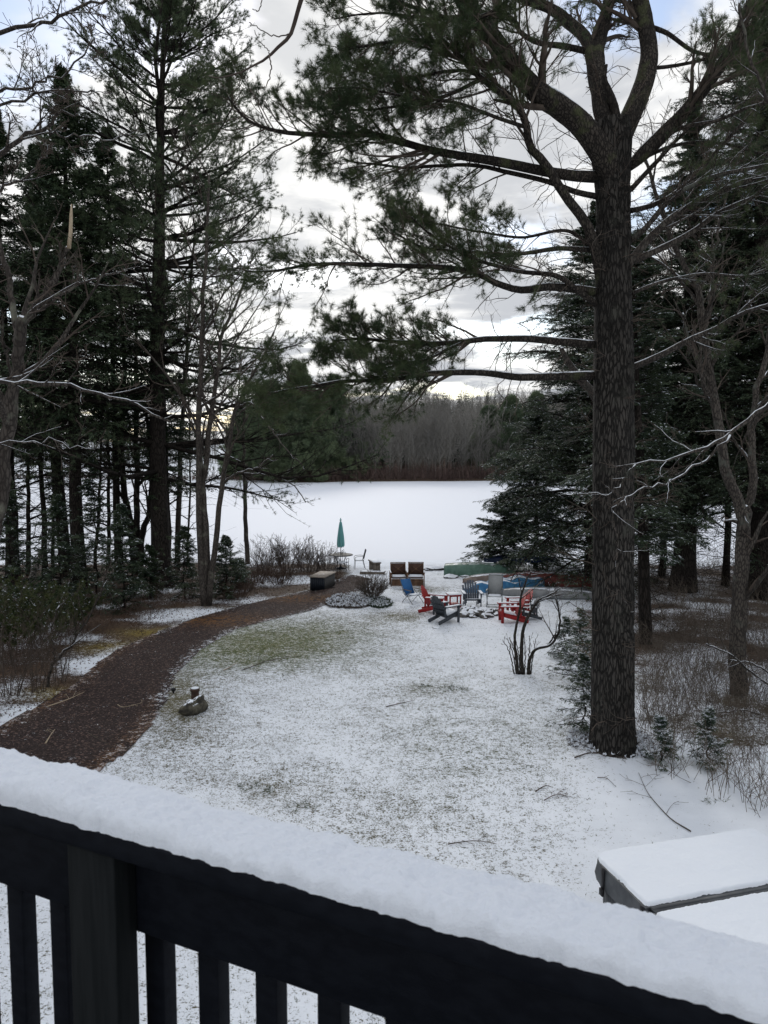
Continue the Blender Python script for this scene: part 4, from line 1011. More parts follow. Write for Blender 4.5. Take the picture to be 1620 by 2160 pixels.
stick('tangle of thin reddish twigs on the snow below the arched stick', [(1148, 1690), (1175, 1678), (1208, 1684)], .007, 'red_twig', 7)
stick('snow-covered dead branch curving at the foot of the big pine', [(1212, 1600), (1245, 1590), (1290, 1594), (1322, 1604)], .012, sub=4)
stick('thin twig lying between the big pine and the fallen branch', [(1260, 1642), (1280, 1644), (1300, 1662)], .007, sub=2)
stick('dark forked stick lying in the middle of the lawn', [(815, 1492), (850, 1484), (875, 1478)], .010, sub=2)
stick('long thin fallen branch on the green patch of the lawn', [(510, 1415), (555, 1398), (612, 1386)], .012, sub=4)
stick('pale stick lying beside the green patch near the path', [(472, 1415), (486, 1408), (500, 1399)], .012, 'pale_wood', 0)
stick('pale snow-dusted branch lying across the left edge of the mulch path', [(100, 1492), (150, 1474), (178, 1461)], .014, 'pale_wood', 2)
stick('short pale peeled twig on the mulch path near the railing', [(96, 1570), (105, 1555), (116, 1540)], .016, 'pale_wood', 2)
stick('thin dark twig on the mulch path right of the peeled twig', [(186, 1548), (210, 1562), (238, 1579)], .009, sub=3)
stick('forked pale twig in the middle of the mulch path', [(248, 1488), (262, 1493), (300, 1484)], .009, 'pale_wood', 3)
def ground_tuft(name, label, px, py, rad_, n_, L, cat='needle litter', m='pine_needle'):
    c = G(px, py); a = rng.random(n_)*6.28; r_ = rad_*np.sqrt(rng.random(n_)); x = c[0]+np.cos(a)*r_*1.3; y = c[1]+np.sin(a)*r_; P = np.stack([x, y, H(x, y)+.01+.04*rng.random(n_)], 1)
    mb = MB(); d = nrm(rng.normal(size=(n_, 3))*[1, 1, .35]+[0, 0, .1]); tufts(mb, P, d, 6, L, .005, .6)
    return tag(mb.build(name, [M[m]], loc=c), label, cat)
for px, py, r_, n_, lb in [(955, 1455, .30, 60, 'clump of green pine tips fallen on the middle of the lawn'), (893, 1449, .14, 22, 'small brownish twig clump on the lawn left of the green pine tips'), (525, 1662, .16, 26, 'left-hand clump of fallen pine tips on the lawn behind the railing'), (566, 1672, .12, 16, 'middle clump of fallen pine tips on the lawn behind the railing'), (635, 1702, .22, 22, 'loose scatter of pine tips on the lawn, nearest the railing'), (1505, 1690, .18, 16, 'dark leafy litter clump on the snow right of the fallen branch')]:
    ground_tuft('fallen_pine_tips', lb, px, py, r_, n_, .09)
# grass and debris through the snow
def scatter(name, label, n_, area, fn, L, w, m, cat, flat=.5):
    x = rng.uniform(area[0], area[1], n_); y = area[2]+(area[3]-area[2])*rng.random(n_)**1.3
    V = np.stack([x, y, H(x, y)], 1); p = fn(V); k = rng.random(n_) < p; V = V[k]
    mb = MB(); d = nrm(rng.normal(size=V.shape)*[1, 1, .3]+[0, 0, flat]); tufts(mb, V, d, 3, L, w, .6)
    return tag(mb.build(name, [M[m]]), label, cat, kind='stuff')
def lawn_p(V):
    c = cover(V); PX, PY, D = toPix(V); on = ~inpoly(PX, PY, PATH); return np.clip((.72-c[:, 0])*5, .02, 1)*(1-c[:, 2])*on*(.3+vnoise(V[:, 0]*1.3, V[:, 1]*1.3))
M['grass'] = mat('grass', (.055, .065, .025), (.13, .12, .055), 3, rough=.8)
M['litter'] = mat('leaf_litter', (.045, .028, .020), (.12, .070, .042), 6, rough=.9)
scatter('lawn_grass', 'short grass blades poking through the thin snow on the lawn', 60000, (-7, 7, 6.5, 32), lawn_p, .045, .005, 'grass', 'grass')
def lit_p(V):
    c = cover(V); return c[:, 2]*.9
scatter('leaf_litter', 'brown fallen leaves and bark scraps under the trees on both sides', 60000, (-17, 19, 11, 40), lit_p, .06, .022, 'litter', 'leaf litter', .25)
def chip_p(V):
    PX, PY, D = toPix(V); return inpoly(PX, PY, PATH)*1.
scatter('mulch_chips', 'loose dark shredded bark chips covering the path', 30000, (-7, 0, 9, 36), chip_p, .05, .014, 'mulch_chip' if 'mulch_chip' in M else 'litter2' if 'litter2' in M else 'twig', 'mulch', .1)
# ------------------------------------------------------------------ the big pine on the right
def z3(L): return [(620+x/1.62, y/1.62) for x, y in L]
DP = 14.2
bp = G(1293, 1572); DP = float(toPix(bp)[2]); print('pine at', bp, DP)
pine = thing('pine_tree', 'huge old pine right of centre with a thick furrowed trunk that forks high up', 'tree', bp)
tp, tr_ = lpine([(1296, 1585), (1295, 1555), (1294, 1500), (1293, 1300), (1291, 1100), (1292, 900), (1293, 760), (1293, 600), (1294, 450), (1292, 370), (1288, 300), (1284, 262)], DP, [104, 90, 87, 84, 82, 82, 80, 72, 66, 70, 84, 80])
tp[0][2] -= .15
Q, QR = smooth_line(tp, tr_, 60)
def furrowed(Q, QR, k=96, amp=.034, seed=0):
    mb = MB(); n = len(Q); tan = nrm(np.gradient(Q, axis=0)); ref = np.array([[1., 0, 0]])+0*tan; v = nrm(np.cross(tan, ref)); u = np.cross(v, tan)
    a = np.arange(k)*2*math.pi/k; s = np.concatenate([[0], np.cumsum(np.linalg.norm(np.diff(Q, axis=0), axis=1))])
    S, Aa = np.meshgrid(s, a, indexing='ij'); wv = 1.4*(fbm(S*1.2+seed, Aa*2, 3)-.5)
    g = np.abs(fbm(S*1.5+seed*5, np.cos(Aa+wv)*5+9, 3)-.5)*2+np.abs(fbm(S*1.5+3, np.sin(Aa+wv)*5+9, 3)-.5)*2
    r = QR[:, None]*(1+.05*np.sin(Aa*3+S*.4)+.03*np.sin(Aa*5-S*.7))+amp*(np.clip(g, 0, .5)*2-.6)
    fl = np.exp(-(s-s[0])/.30)[:, None]*.07*np.maximum(0, np.sin(Aa*5+1)); r = r+fl*(seed == 0)
    V = Q[:, None]+r[..., None]*(np.cos(a)[None, :, None]*u[:, None]+np.sin(a)[None, :, None]*v[:, None])
    i = (np.arange(n-1)*k)[:, None]; j = np.arange(k)[None]; j2 = (j+1) % k
    mb.add(V, np.stack([i+j, i+j2, i+k+j2, i+k+j], -1).reshape(-1, 4)); return mb
Q2, QR2 = smooth_line(tp, tr_, 420); furrowed(Q2, QR2).build('trunk', [M['pine_bark']], pine, smooth=True)
def L(pts, d0, d1, w0, w1, n=30, jit=.012):
    P, R = lpine(pts, (d0, d1), np.linspace(w0, w1, len(pts))); P, R = smooth_line(P, R, n); 
    if jit: P[2:] += np.cumsum(rng.normal(size=(n-2, 3))*jit*.5, 0)*np.linspace(0, 1, n-2)[:, None]**.5
    return P, R
lim = []   # (P,R, children settings)
def pl(pts, d1, w0, w1, m=16, tuft=1., t0=.25, d0=None, up=.03, ratio=.30, snow=False, conv=True, dens=1.):
    pts = z3(pts) if conv else pts
    P, R = L(pts, d0 or DP, d1, w0, w1)
    if w0 >= 34:                                   # main forks start deep inside the trunk
        R[:4] *= np.array([.45, .7, .88, .97])
    elif lim and abs(pts[0][0]-1292) > 45:         # a side branch starts on the limb it grows from
        Q_ = np.concatenate([l_[0] for l_ in lim]+[tp]); qx, qy, qd = toPix(Q_); k_ = np.argmin(np.hypot(qx-pts[0][0], qy-pts[0][1]))
        P += (Q_[k_]-P[0])[None]*np.clip(1-np.linspace(0, 1, len(P))*2.2, 0, 1)[:, None]**1.5
    lim.append((P, R, m, tuft, t0, up, ratio, snow, dens))
# main forks
pl([(1085, 640), (1060, 540), (985, 430), (905, 360), (830, 310), (740, 210), (670, 110), (600, 20), (540, -90), (500, -220)], 12.8, 58, 32, m=12, tuft=.5, t0=.3, d0=DP-.1)
pl([(1095, 560), (1115, 480), (1150, 390), (1190, 290), (1205, 200), (1195, 110), (1178, 30), (1160, -80), (1150, -260)], 14.6, 46, 30, m=10, tuft=.8, t0=.6)
pl([(1095, 470), (1075, 370), (1035, 300), (1020, 200), (1000, 130), (940, 70), (880, 20), (800, -10), (700, -60)], 15.2, 34, 18, m=12, tuft=.7, t0=.4)
pl([(1065, 440), (1045, 340), (1035, 220), (1035, 160), (1060, 60), (1090, -60)], 14.8, 40, 22, m=6, tuft=.6, t0=.6)
pl([(1100, 400), (1090, 340), (1060, 270), (1068, 215)], 13.6, 22, 7, m=0)
pl([(1140, 578), (1250, 470), (1340, 380), (1430, 265), (1510, 130), (1560, 0), (1600, -120)], 12.5, 34, 18, m=16, tuft=.8, t0=.3)
pl([(1150, 650), (1230, 560), (1290, 490), (1340, 440), (1400, 380)], 13.2, 11, 5, m=8, tuft=.1, t0=.2)
# branches to the left
pl([(1042, 605), (950, 600), (850, 585), (700, 555), (600, 540), (480, 520), (380, 490), (280, 465), (150, 465), (0, 458), (-90, 440), (-160, 405), (-215, 330)], 12.0, 26, 4, m=34, tuft=1.1, t0=.38, ratio=.20)
pl([(1040, 672), (960, 655), (860, 620), (720, 590), (610, 572), (480, 578), (380, 582), (250, 572), (160, 560)], 13.2, 14, 3, m=24, tuft=1., t0=.35, ratio=.22)
pl([(1062, 1015), (1040, 900), (1030, 850), (1000, 765), (930, 672), (860, 560), (805, 500), (790, 420), (750, 360), (640, 280), (560, 200), (510, 150), (380, 138), (250, 155), (150, 170)], 12.2, 26, 5, m=36, tuft=1.2, t0=.42, ratio=.20)
pl([(800, 410), (740, 330), (600, 250), (520, 245), (380, 265), (250, 250), (150, 220)], 12.6, 10, 3, m=26, tuft=1.3, t0=.2, d0=12.9, ratio=.28)
pl([(560, 200), (560, 130), (620, 70), (700, 30), (740, -10), (760, -80)], 11.8, 12, 7, m=10, tuft=.9, t0=.1, d0=12.4)
pl([(980, 190), (900, 165), (830, 150), (775, 110), (750, 60), (650, 40), (480, 60), (300, 40), (150, 60)], 13.6, 14, 3, m=30, tuft=1.3, t0=.3, d0=15.)
pl([(860, 430), (720, 400), (560, 350), (400, 330), (240, 300), (120, 300)], 11.6, 9, 3, m=28, tuft=1.3, t0=.15, d0=13., ratio=.26)
pl([(640, 80), (520, 60), (400, 20), (260, -20), (120, -40)], 12., 11, 4, m=24, tuft=1.3, t0=.1, d0=12.9, ratio=.3)
pl([(640, 280), (520, 330), (420, 350), (300, 370), (180, 380), (90, 400)], 12.4, 9, 3, m=26, tuft=1.1, t0=.1, d0=12.5, ratio=.25)
pl([(1042, 1000), (950, 985), (860, 980), (780, 990), (700, 970), (620, 930), (500, 912), (350, 908), (200, 903), (60, 905), (-60, 925), (-160, 925)], 12.2, 20, 4, m=34, tuft=1.1, t0=.36, ratio=.20)
pl([(1045, 858), (1000, 853), (900, 850), (800, 866), (700, 872), (570, 865), (430, 850), (330, 800)], 13.0, 13, 3, m=18, tuft=.8, t0=.4, ratio=.22)
pl([(1060, 1060), (980, 1000), (900, 940), (780, 925), (650, 893), (560, 855), (470, 800), (400, 740)], 12.4, 14, 3, m=22, tuft=.75, t0=.3, ratio=.26)
pl([(1040, 870), (960, 800), (900, 790), (780, 810), (640, 790), (520, 770), (420, 760)], 13.4, 9, 3, m=20, tuft=.9, t0=.4, ratio=.24)
pl([(1030, 1178), (900, 1165), (780, 1155), (640, 1155), (500, 1165), (340, 1160), (230, 1150), (140, 1160)], 12.8, 19, 4, m=40, tuft=1.5, t0=.42, ratio=.18)
pl([(1030, 1282), (900, 1285), (760, 1285), (620, 1265), (440, 1267), (330, 1280), (150, 1285), (0, 1305), (-100, 1320)], 12.4, 20, 4, m=44, tuft=1.3, t0=.42, ratio=.18)
pl([(600, 1180), (520, 1200), (440, 1230), (330, 1240), (240, 1240)], 12.9, 8, 3, m=18, tuft=1.1, t0=.3, d0=13.1)
# branches to the right
pl([(1150, 1258), (1250, 1215), (1350, 1165), (1430, 1130), (1520, 1080), (1620, 1040), (1750, 990)], 12.0, 15, 6, m=10, tuft=.25, t0=.3, snow=True)
pl([(1165, 905), (1220, 820), (1290, 750), (1380, 700), (1500, 640), (1620, 600), (1750, 560)], 12.4, 20, 7, m=14, tuft=.3, t0=.25, snow=True)
pl([(1140, 830), (1200, 780), (1290, 680), (1400, 620), (1500, 590), (1620, 565), (1750, 560)], 11.8, 13, 7, m=12, tuft=.3, t0=.25, snow=True)
pl([(1165, 895), (1280, 840), (1370, 790), (1450, 730), (1560, 680), (1620, 640), (1740, 600)], 13.0, 15, 6, m=12, tuft=.3, t0=.3, snow=True)
pl([(1180, 480), (1300, 430), (1440, 412), (1540, 370), (1620, 345), (1740, 320)], 11.8, 10, 5, m=10, tuft=.5, t0=.3, d0=13.9, snow=True)
pl([(1215, 90), (1280, 112), (1360, 170), (1450, 190), (1560, 180), (1660, 150)], 13.6, 11, 5, m=12, tuft=1., t0=.4, d0=14.5)
pl([(1225, 240), (1300, 228), (1420, 200), (1540, 120), (1640, 60)], 14.2, 9, 4, m=14, tuft=1., t0=.3, d0=14.4)
pl([(1160, 1000), (1260, 960), (1400, 930), (1540, 940), (1640, 900)], 13.2, 8, 3, m=10, tuft=.2, t0=.3, snow=True)
pl([(1150, 720), (1230, 700), (1330, 640), (1460, 500), (1580, 380), (1680, 300)], 13.8, 12, 5, m=14, tuft=.4, t0=.3)
pl([(1190, 560), (1300, 500), (1450, 480), (1600, 520), (1700, 540)], 14.6, 9, 4, m=12, tuft=.5, t0=.3)
# high crown above the frame keeps the light believable
pl([(1150, -200), (1180, -500), (1160, -800)], 15, 26, 8, m=24, tuft=1, t0=.1, d0=14.6, ratio=.5)
pl([(540, -90), (420, -300), (300, -600)], 12, 26, 8, m=20, tuft=1, t0=.1, d0=12.8, ratio=.5)
dead = []
cr = MB(); lb = MB(); ls = MB(); tw = MB()
for P, R, m, tf, t0, up, ratio, snow, dn_ in lim:
    o = MB(); big = R[0] > .15
    if big: furrowed(*smooth_line(P, R, 160), k=40, amp=.012, seed=3).build('limb', [M['pine_bark'] if P[-1][2] > P[0][2]+3 and P[-1][0] > 3 else M['limb_bark_dry']], pine, smooth=True)
    else:
        o.tubes(P, R, 8); o.build('limb', [M['snowy_bark'] if snow else M['limb_bark']], pine, smooth=True)
    if not m: continue
    S, SR = grow(P[None], R[None], m, t0, 1., ratio, .75, flat=.35, wig=.10, up=up, n=8, rr=.42, lmin=.45, alt=True, shape=.45, rmin=.004)
    (ls if snow else tw).tubes(S, SR, 4, cap=False)
    T_, TR = grow(S, SR, 6, .2, 1, .42, .65, flat=.3, wig=.13, up=.06, n=5, rr=.5, lmin=.16, alt=True, rmin=.003)
    (ls if snow else tw).tubes(T_, TR, 3, cap=False)
    U_, UR = grow(T_, TR, 4, .2, 1, .45, .65, flat=.2, wig=.14, up=.06, n=4, rr=.6, lmin=.09, alt=True, rmin=.0022)
    tw.tubes(U_, UR, 3, cap=False)
    # dead bare twigs along the inner part
    Dd, DR = grow(P[None], R[None], 16, .05, .75, .16, .95, wig=.2, up=-.02, n=7, rr=.22, lmin=.35, rmin=.003); tw.tubes(Dd, np.minimum(DR, .008), 3, cap=False)
    D2, DR2 = grow(Dd, np.minimum(DR, .006), 5, .2, 1, .45, .8, wig=.22, n=5, rr=.7, rmin=.0022); tw.tubes(D2, DR2, 3, cap=False)
    if tf:
        for A_, cnt, a0 in ((U_, 3, .5), (T_, 3, .6), (S, 5, .7)):
            k = rng.random(len(A_)) < tf; p, d = along(A_[k], cnt, a0, 1.); tufts(cr, p, d, 11, .105, .0042, .85, 0, .12)
        # tips exactly at the ends
        k = rng.random(len(U_)) < tf; tufts(cr, U_[k, -1], nrm(U_[k, -1]-U_[k, -2]), 12, .11, .0042, .75, 0, .1)
Dd, DR = grow(tp[None][:, 1:], tr_[None][:, 1:], 90, .08, 1, .09, 1.3, wig=.17, up=.01, n=8, rr=.05, lmin=.5, rmin=.003); DR = np.minimum(DR, .009); tw.tubes(Dd, DR, 3, cap=False)
D2, DR2 = grow(Dd, DR, 5, .2, 1, .45, .8, wig=.2, n=5, rr=.6, rmin=.0022, alt=True); tw.tubes(D2, DR2, 3, cap=False)
D3, DR3 = grow(D2, DR2, 3, .2, 1, .5, .8, wig=.2, n=4, rr=.6, rmin=.002, alt=True); tw.tubes(D3, DR3, 3, cap=False)
tw.build('twigs', [M['dark_twig'] if 'dark_twig' in M else M['twig']], pine); ls.build('snowy_branchlets', [M['snowy_bark']], pine); cr.build('crown', [M['pine_needle']], pine)
print('pine tufts', cr.n//3)

# ------------------------------------------------------------------ left side: pine, spruces, bare clump
def gp(x, y): 
    g = G(x, y); return g, float(toPix(g)[2])
g, d = gp(342, 1236)
TL = lpine([(342, 1240), (341, 1210), (338, 1120), (334, 1000), (332, 850), (333, 700), (335, 560), (337, 430), (338, 300), (342, 180), (345, 80), (347, -40), (348, -130)], d, [58, 44, 38, 34, 31, 29, 26, 21, 16, 12, 8, 5, 2])
TL[0][0][2] -= .1
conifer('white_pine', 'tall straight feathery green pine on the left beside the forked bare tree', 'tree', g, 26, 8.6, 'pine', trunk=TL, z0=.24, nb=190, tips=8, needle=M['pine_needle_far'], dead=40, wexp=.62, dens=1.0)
g, d = gp(168, 1243)
conifer('spruce', 'dark pointed spruce with the sharpest top, second trunk group from the left', 'tree', g, PD(168, 175, d)[2]-g[2], 4.0, 'spruce', tr=.27, z0=.32, nb=260, tips=9, dead=150, dens=1.3, wexp=.62)
g, d = gp(142, 1222)
T2 = lpine([(142, 1226), (132, 1120), (118, 960), (105, 780), (95, 600), (84, 430), (70, 300)], d+.5, [28, 24, 22, 20, 18, 11, 2])
conifer('spruce', 'dark spruce just left of the pointed one, its trunk slanting left as it rises', 'tree', g, 19, 3.4, 'spruce', trunk=T2, z0=.34, nb=200, tips=9, dead=120, dens=1.2, wexp=.6)
g, d = gp(28, 1236)
conifer('spruce', 'dark spruce at the left edge of the photo', 'tree', g, PD(15, 250, d)[2]-g[2], 3.6, 'spruce', tr=.25, z0=.32, nb=220, tips=9, dead=120, dens=1.2, wexp=.6)
g, d = gp(252, 1212)
conifer('spruce', 'shorter dark spruce filling the gap between the pointed spruce and the tall pine', 'tree', g, PD(252, 290, d)[2]-g[2], 3.2, 'spruce', tr=.17, z0=.36, nb=190, tips=9, dead=90, dens=1.2, wexp=.55)
g, d = gp(96, 1216)
conifer('hemlock', 'slender dark conifer with a thin pole trunk between the left-hand spruces', 'tree', g, PD(90, 420, d)[2]-g[2], 2.8, 'hemlock', tr=.12, z0=.22, nb=150, tips=7, dead=40, needle=M['spruce_needle'], wexp=.5)
g, d = gp(330, 1232)
conifer('spruce', 'dark spruce growing close behind the tall pine trunk, boughs showing round it at mid height', 'tree', g+[.2, 1.2, 0], PD(330, 560, d)[2]-g[2], 2.1, 'spruce', tr=.12, z0=.30, nb=150, tips=8, dead=10, wexp=.45)
# thin bare trunks near the ice
def bare_px(name, label, base, stems, d=None, group=None, mats=None, **kw):
    g, dd = gp(*base); d = d or dd; st = []
    for s_ in stems:
        pts, w = s_[0], s_[1]; dep = s_[2] if len(s_) > 2 else 0
        P, R = lpine(pts, (d, d+dep), np.array(w) if len(w) == len(pts) else np.linspace(w[0], w[1], len(pts)))
        if pts[0] == base: P[0] = g-[0, 0, .1]
        st.append((P, R)+tuple(s_[3:]))
    return bare_tree(name, label, 'tree', g, st, mats or M['grey_bark'], group, **kw)
bare_px('bare_tree', 'three-stemmed dark bare tree on the left shore between the spruces and the tall pine', (287, 1212), [([(287, 1212), (278, 1120), (262, 1040), (256, 900), (262, 760), (250, 600)], (18, 6), 0), ([(287, 1212), (289, 1100), (288, 950), (286, 800), (290, 640)], (16, 6), .4), ([(292, 1212), (300, 1130), (316, 1070), (318, 960), (300, 820)], (16, 6), -.4)], mats=M['dark_bark'], m=(10, 5), ratio=(.22, .5), t0=.35)
bare_px('bare_tree', 'straight thin bare trunk right of the tall pine, rising to the pine boughs', (373, 1205), [([(373, 1205), (378, 1050), (384, 900), (392, 760), (402, 600), (412, 470)], (13, 4))], m=(12, 5, 3), ratio=(.24, .5, .5), t0=.35)
bare_px('bare_tree', 'forked grey bare tree of three tall stems beside the mulch path on the left', (432, 1278), [
    ([(432, 1278), (424, 1180), (419, 1050), (419, 900), (424, 760), (430, 620), (437, 480), (441, 370)], (17, 5), 0, (14, 5, 4), .42),
    ([(434, 1240), (432, 1120), (428, 1040), (436, 960), (448, 860), (462, 760), (470, 700), (500, 640), (520, 570)], (16, 4), .8, (12, 5, 4), .3),
    ([(440, 1278), (450, 1180), (464, 1060), (478, 970), (488, 900), (508, 840), (525, 800), (552, 760), (578, 700)], (14, 4), -.8, (12, 5, 4), .3),
    ([(462, 1030), (490, 1005), (520, 992), (545, 985), (575, 960)], (6, 3), -1.6, (6, 4), .2),
    ([(500, 860), (530, 850), (560, 890), (590, 930), (640, 985)], (6, 2), -1.2, (7, 4), .3)], ratio=(.26, .5, .5), up=.07)
bare_px('bare_tree', 'slim lone bare tree standing on the shoreline between the forked tree and the shrubs', (522, 1190), [([(522, 1190), (519, 1110), (516, 1020), (513, 940), (515, 870), (518, 800)], (11, 3), 0, (8, 5, 3), .3), ([(516, 1000), (545, 1000), (580, 1005), (620, 1025), (645, 1060)], (4, 2), -.5, (8, 5, 4), .2), ([(517, 1010), (540, 990), (556, 970)], (4, 2), 0, (4, 4), .2)], ratio=(.30, .5, .5))
for i, (x, yb, xt, yt, w_, lb_) in enumerate([(60, 1215, 50, 760, 11, 'thin dark pole-like trunk nearest the left edge on the far side of the woods'), (112, 1205, 104, 700, 8, 'very thin dark trunk just left of the leaning spruce'), (200, 1200, 214, 800, 8, 'thin dark trunk right of the pointed spruce, leaning slightly right'), (228, 1205, 222, 700, 9, 'thin straight dark trunk in the gap left of the three-stemmed bare tree'), (395, 1190, 398, 820, 5, 'fine sapling right of the straight thin bare trunk on the shore')]):
    bare_px('bare_tree', lb_, (x, yb), [([(x, yb), ((x+xt)/2+4, (yb+yt)/2), (xt, yt)], (w_, 3))], mats=M['dark_bark'], m=(22, 5), ratio=(.17, .5), t0=.15, up=-.02, ang=1.2)
# broken birch snag
bare_px('birch_snag', 'broken leaning birch snag with white bark and snow in the left woods', (60, 1262), [([(60, 1262), (66, 1225), (76, 1195), (90, 1160)], (15, 11))], mats=M['birch'], m=(0,), ratio=(.2,))

# understory conifers, left
for x, y, yt, r_, nb_, lb_, nd in [(262, 1292, 1060, 1.25, 110, 'low bushy green young hemlock left of the tall pine trunk', 'hemlock_needle'), (390, 1262, 1110, 1.1, 80, 'low spreading young hemlock between the tall pine and the forked bare tree', 'hemlock_needle'), (478, 1262, 1130, 1.0, 80, 'low young hemlock right of the forked bare tree base', 'hemlock_needle'), (205, 1260, 960, 1.2, 110, 'young hemlock with snow-flecked boughs right of the pointed spruce trunk', 'hemlock_needle'), (318, 1262, 1150, .8, 70, 'small dark hemlock at the foot of the tall pine, left side', 'spruce_needle'), (505, 1240, 1180, .7, 50, 'smallest hemlock seedling clump beside the shoreline shrubs', 'hemlock_needle'), (130, 1290, 1040, 1.3, 110, 'young snow-flecked hemlock in front of the leaning spruce', 'hemlock_needle'), (25, 1290, 1000, 1.3, 110, 'young hemlock at the left edge below the spruce', 'hemlock_needle')]:
    g, d = gp(x, y); conifer('young_hemlock', lb_, 'tree', g, PD(x, yt, d)[2]-g[2], r_, 'hemlock', tr=.035, z0=.03, nb=nb_, tips=6, needle=M[nd], snow=.25, size=.75, wexp=.5, group='young hemlocks under the left trees')
# laurel bushes in the left foreground and brush
for x, y, h_, lb_ in [(35, 1400, 2.1, 'tall leafy mountain laurel at the left edge with snow caught on its leaves'), (95, 1365, 1.9, 'leafy green laurel bush right of the one at the left edge'), (150, 1330, 1.5, 'smaller leafy laurel bush behind the bare saplings on the left')]:
    g, d = gp(x, y); shrub('laurel_bush', lb_, 'bush', g, h_, .9, 26, M['twig'], 'laurel bushes on the left', (5, 4), .55, 0, .012, brad=.35, leafn=5, leafs=.085, snow=.03)
for x, y, h_, n_, lb_ in [(20, 1470, 1.9, 14, 'bare brown sapling clump nearest the left edge beside the path'), (75, 1462, 1.8, 12, 'bare sapling clump in the middle of three left of the path'), (120, 1440, 1.7, 10, 'bare arching sapling clump nearest the mulch path')]:
    g, d = gp(x, y); shrub('sapling_clump', lb_, 'shrub', g, h_, .6, n_, M['twig'], 'sapling clumps left of the path', (5, 4), .45, -.02, .010, brad=.2)
bare_px('bare_sapling', 'leaning snow-lined bare sapling reaching right over the path edge at left', (95, 1450), [([(95, 1450), (112, 1400), (150, 1360), (190, 1300), (215, 1240), (235, 1180)], (7, 2), 0, (7, 4), .3), ([(118, 1395), (110, 1330), (125, 1270)], (4, 2), 0, (5, 4), .3)], mats=M['snowy_bark'], ratio=(.3, .5), d=None)
for x, y, h_, r_, n_, lb_, mm in [(560, 1205, 1.7, .9, 40, 'leftmost arching leafless shrub on the shoreline beside the lone slim tree', 'twig'), (605, 1208, 1.9, 1., 48, 'tallest arching leafless shrub in the middle of the shoreline thicket', 'twig'), (650, 1206, 1.7, .9, 44, 'arching leafless shrub of the shoreline thicket nearest the round table', 'twig'), (688, 1200, 1.2, .6, 30, 'small leafless shrub right beside the round table', 'twig'), (535, 1232, 1.0, .8, 40, 'reddish low brush below the lone slim tree', 'red_twig'), (500, 1262, .9, .8, 36, 'reddish low brush right of the forked bare tree', 'red_twig'), (590, 1232, .8, .7, 34, 'reddish low brush left of the storage box', 'red_twig'), (700, 1228, .5, .4, 24, 'small reddish brush patch behind the storage box', 'red_twig')]:
    g, d = gp(x, y); shrub('shoreline_shrub', lb_, 'shrub', g, h_, r_, n_, M[mm], 'shrubs along the left shore', (6, 4), .75, -.07, .012, brad=.45, rmin=.0045)
g, d = gp(785, 1262); shrub('garden_shrub', 'round twiggy leafless shrub on the snowy mound beside the path', 'shrub', g, 1.0, .7, 90, M['twig'], None, (6, 4), .95, .0, .007, wig=.06, brad=.22, rmin=.004)
for x, y, lb_, n_ in [(735, 1272, 'mat of low heather dusted with snow on the left of the mound', 900), (800, 1272, 'darker low evergreen mat at the right end of the mound', 700)]:
    c = G(x, y); a = rng.random(n_)*6.28; r_ = np.sqrt(rng.random(n_)); xx = c[0]+np.cos(a)*r_*(.85 if x < 780 else .5); yy = c[1]+np.sin(a)*r_*.9; P = np.stack([xx, yy, H(xx, yy)], 1)
    mb = MB(); d = nrm(rng.normal(size=P.shape)*.6+[0, 0, .9]); tufts(mb, P, d, 6, .15, .016, .7); k = rng.random(n_) < (.5 if x < 780 else .2); tufts(mb, P[k]+[0, 0, .09], d[k], 4, .07, .03, 1.2, 1)
    tag(mb.build('ground_cover_plant', [M['hemlock_needle'] if x > 780 else M['twig'], M['snow']], loc=c), lb_, 'plant')
# near bare trees on the left
bare_px('bare_tree', 'near grey bare tree at the left edge with one bough broken to a splintered tip', (-60, 1480), [
    ([(-60, 1480), (-28, 1200), (0, 1050), (13, 916), (30, 804), (37, 726), (50, 670)], (36, 22), -1.0, (5, 4, 3), .4),
    ([(48, 680), (70, 648), (95, 620), (125, 572), (145, 520)], (16, 9), -.2, (7, 5, 4), .2),
    ([(36, 730), (28, 650), (12, 560), (-20, 480), (-60, 400)], (14, 8), .3, (6, 5, 4), .2),
    ([(45, 690), (90, 650), (150, 610), (200, 590), (245, 575)], (8, 3), -.8, (7, 5, 4), .2),
    ([(32, 800), (0, 700), (-40, 560)], (8, 3), -.8, (5, 4), .2)], d=11.5, mats=M['grey_bark'], ratio=(.33, .5, .55), up=.02, wig=.16)
g0 = PD(147, 475, 11.2)
P, R = lpine([(145, 524), (149, 490), (150, 455), (151, 430)], 11.2, [9, 8, 7, 2]); mbq = MB(); mbq.tubes(P, R, 7)
near = [o_ for o_ in bpy.data.objects if o_.get('label', '').startswith('near grey bare tree at the left edge')][0]
mbq.build('splintered_tip', [M['pale_wood']], near)
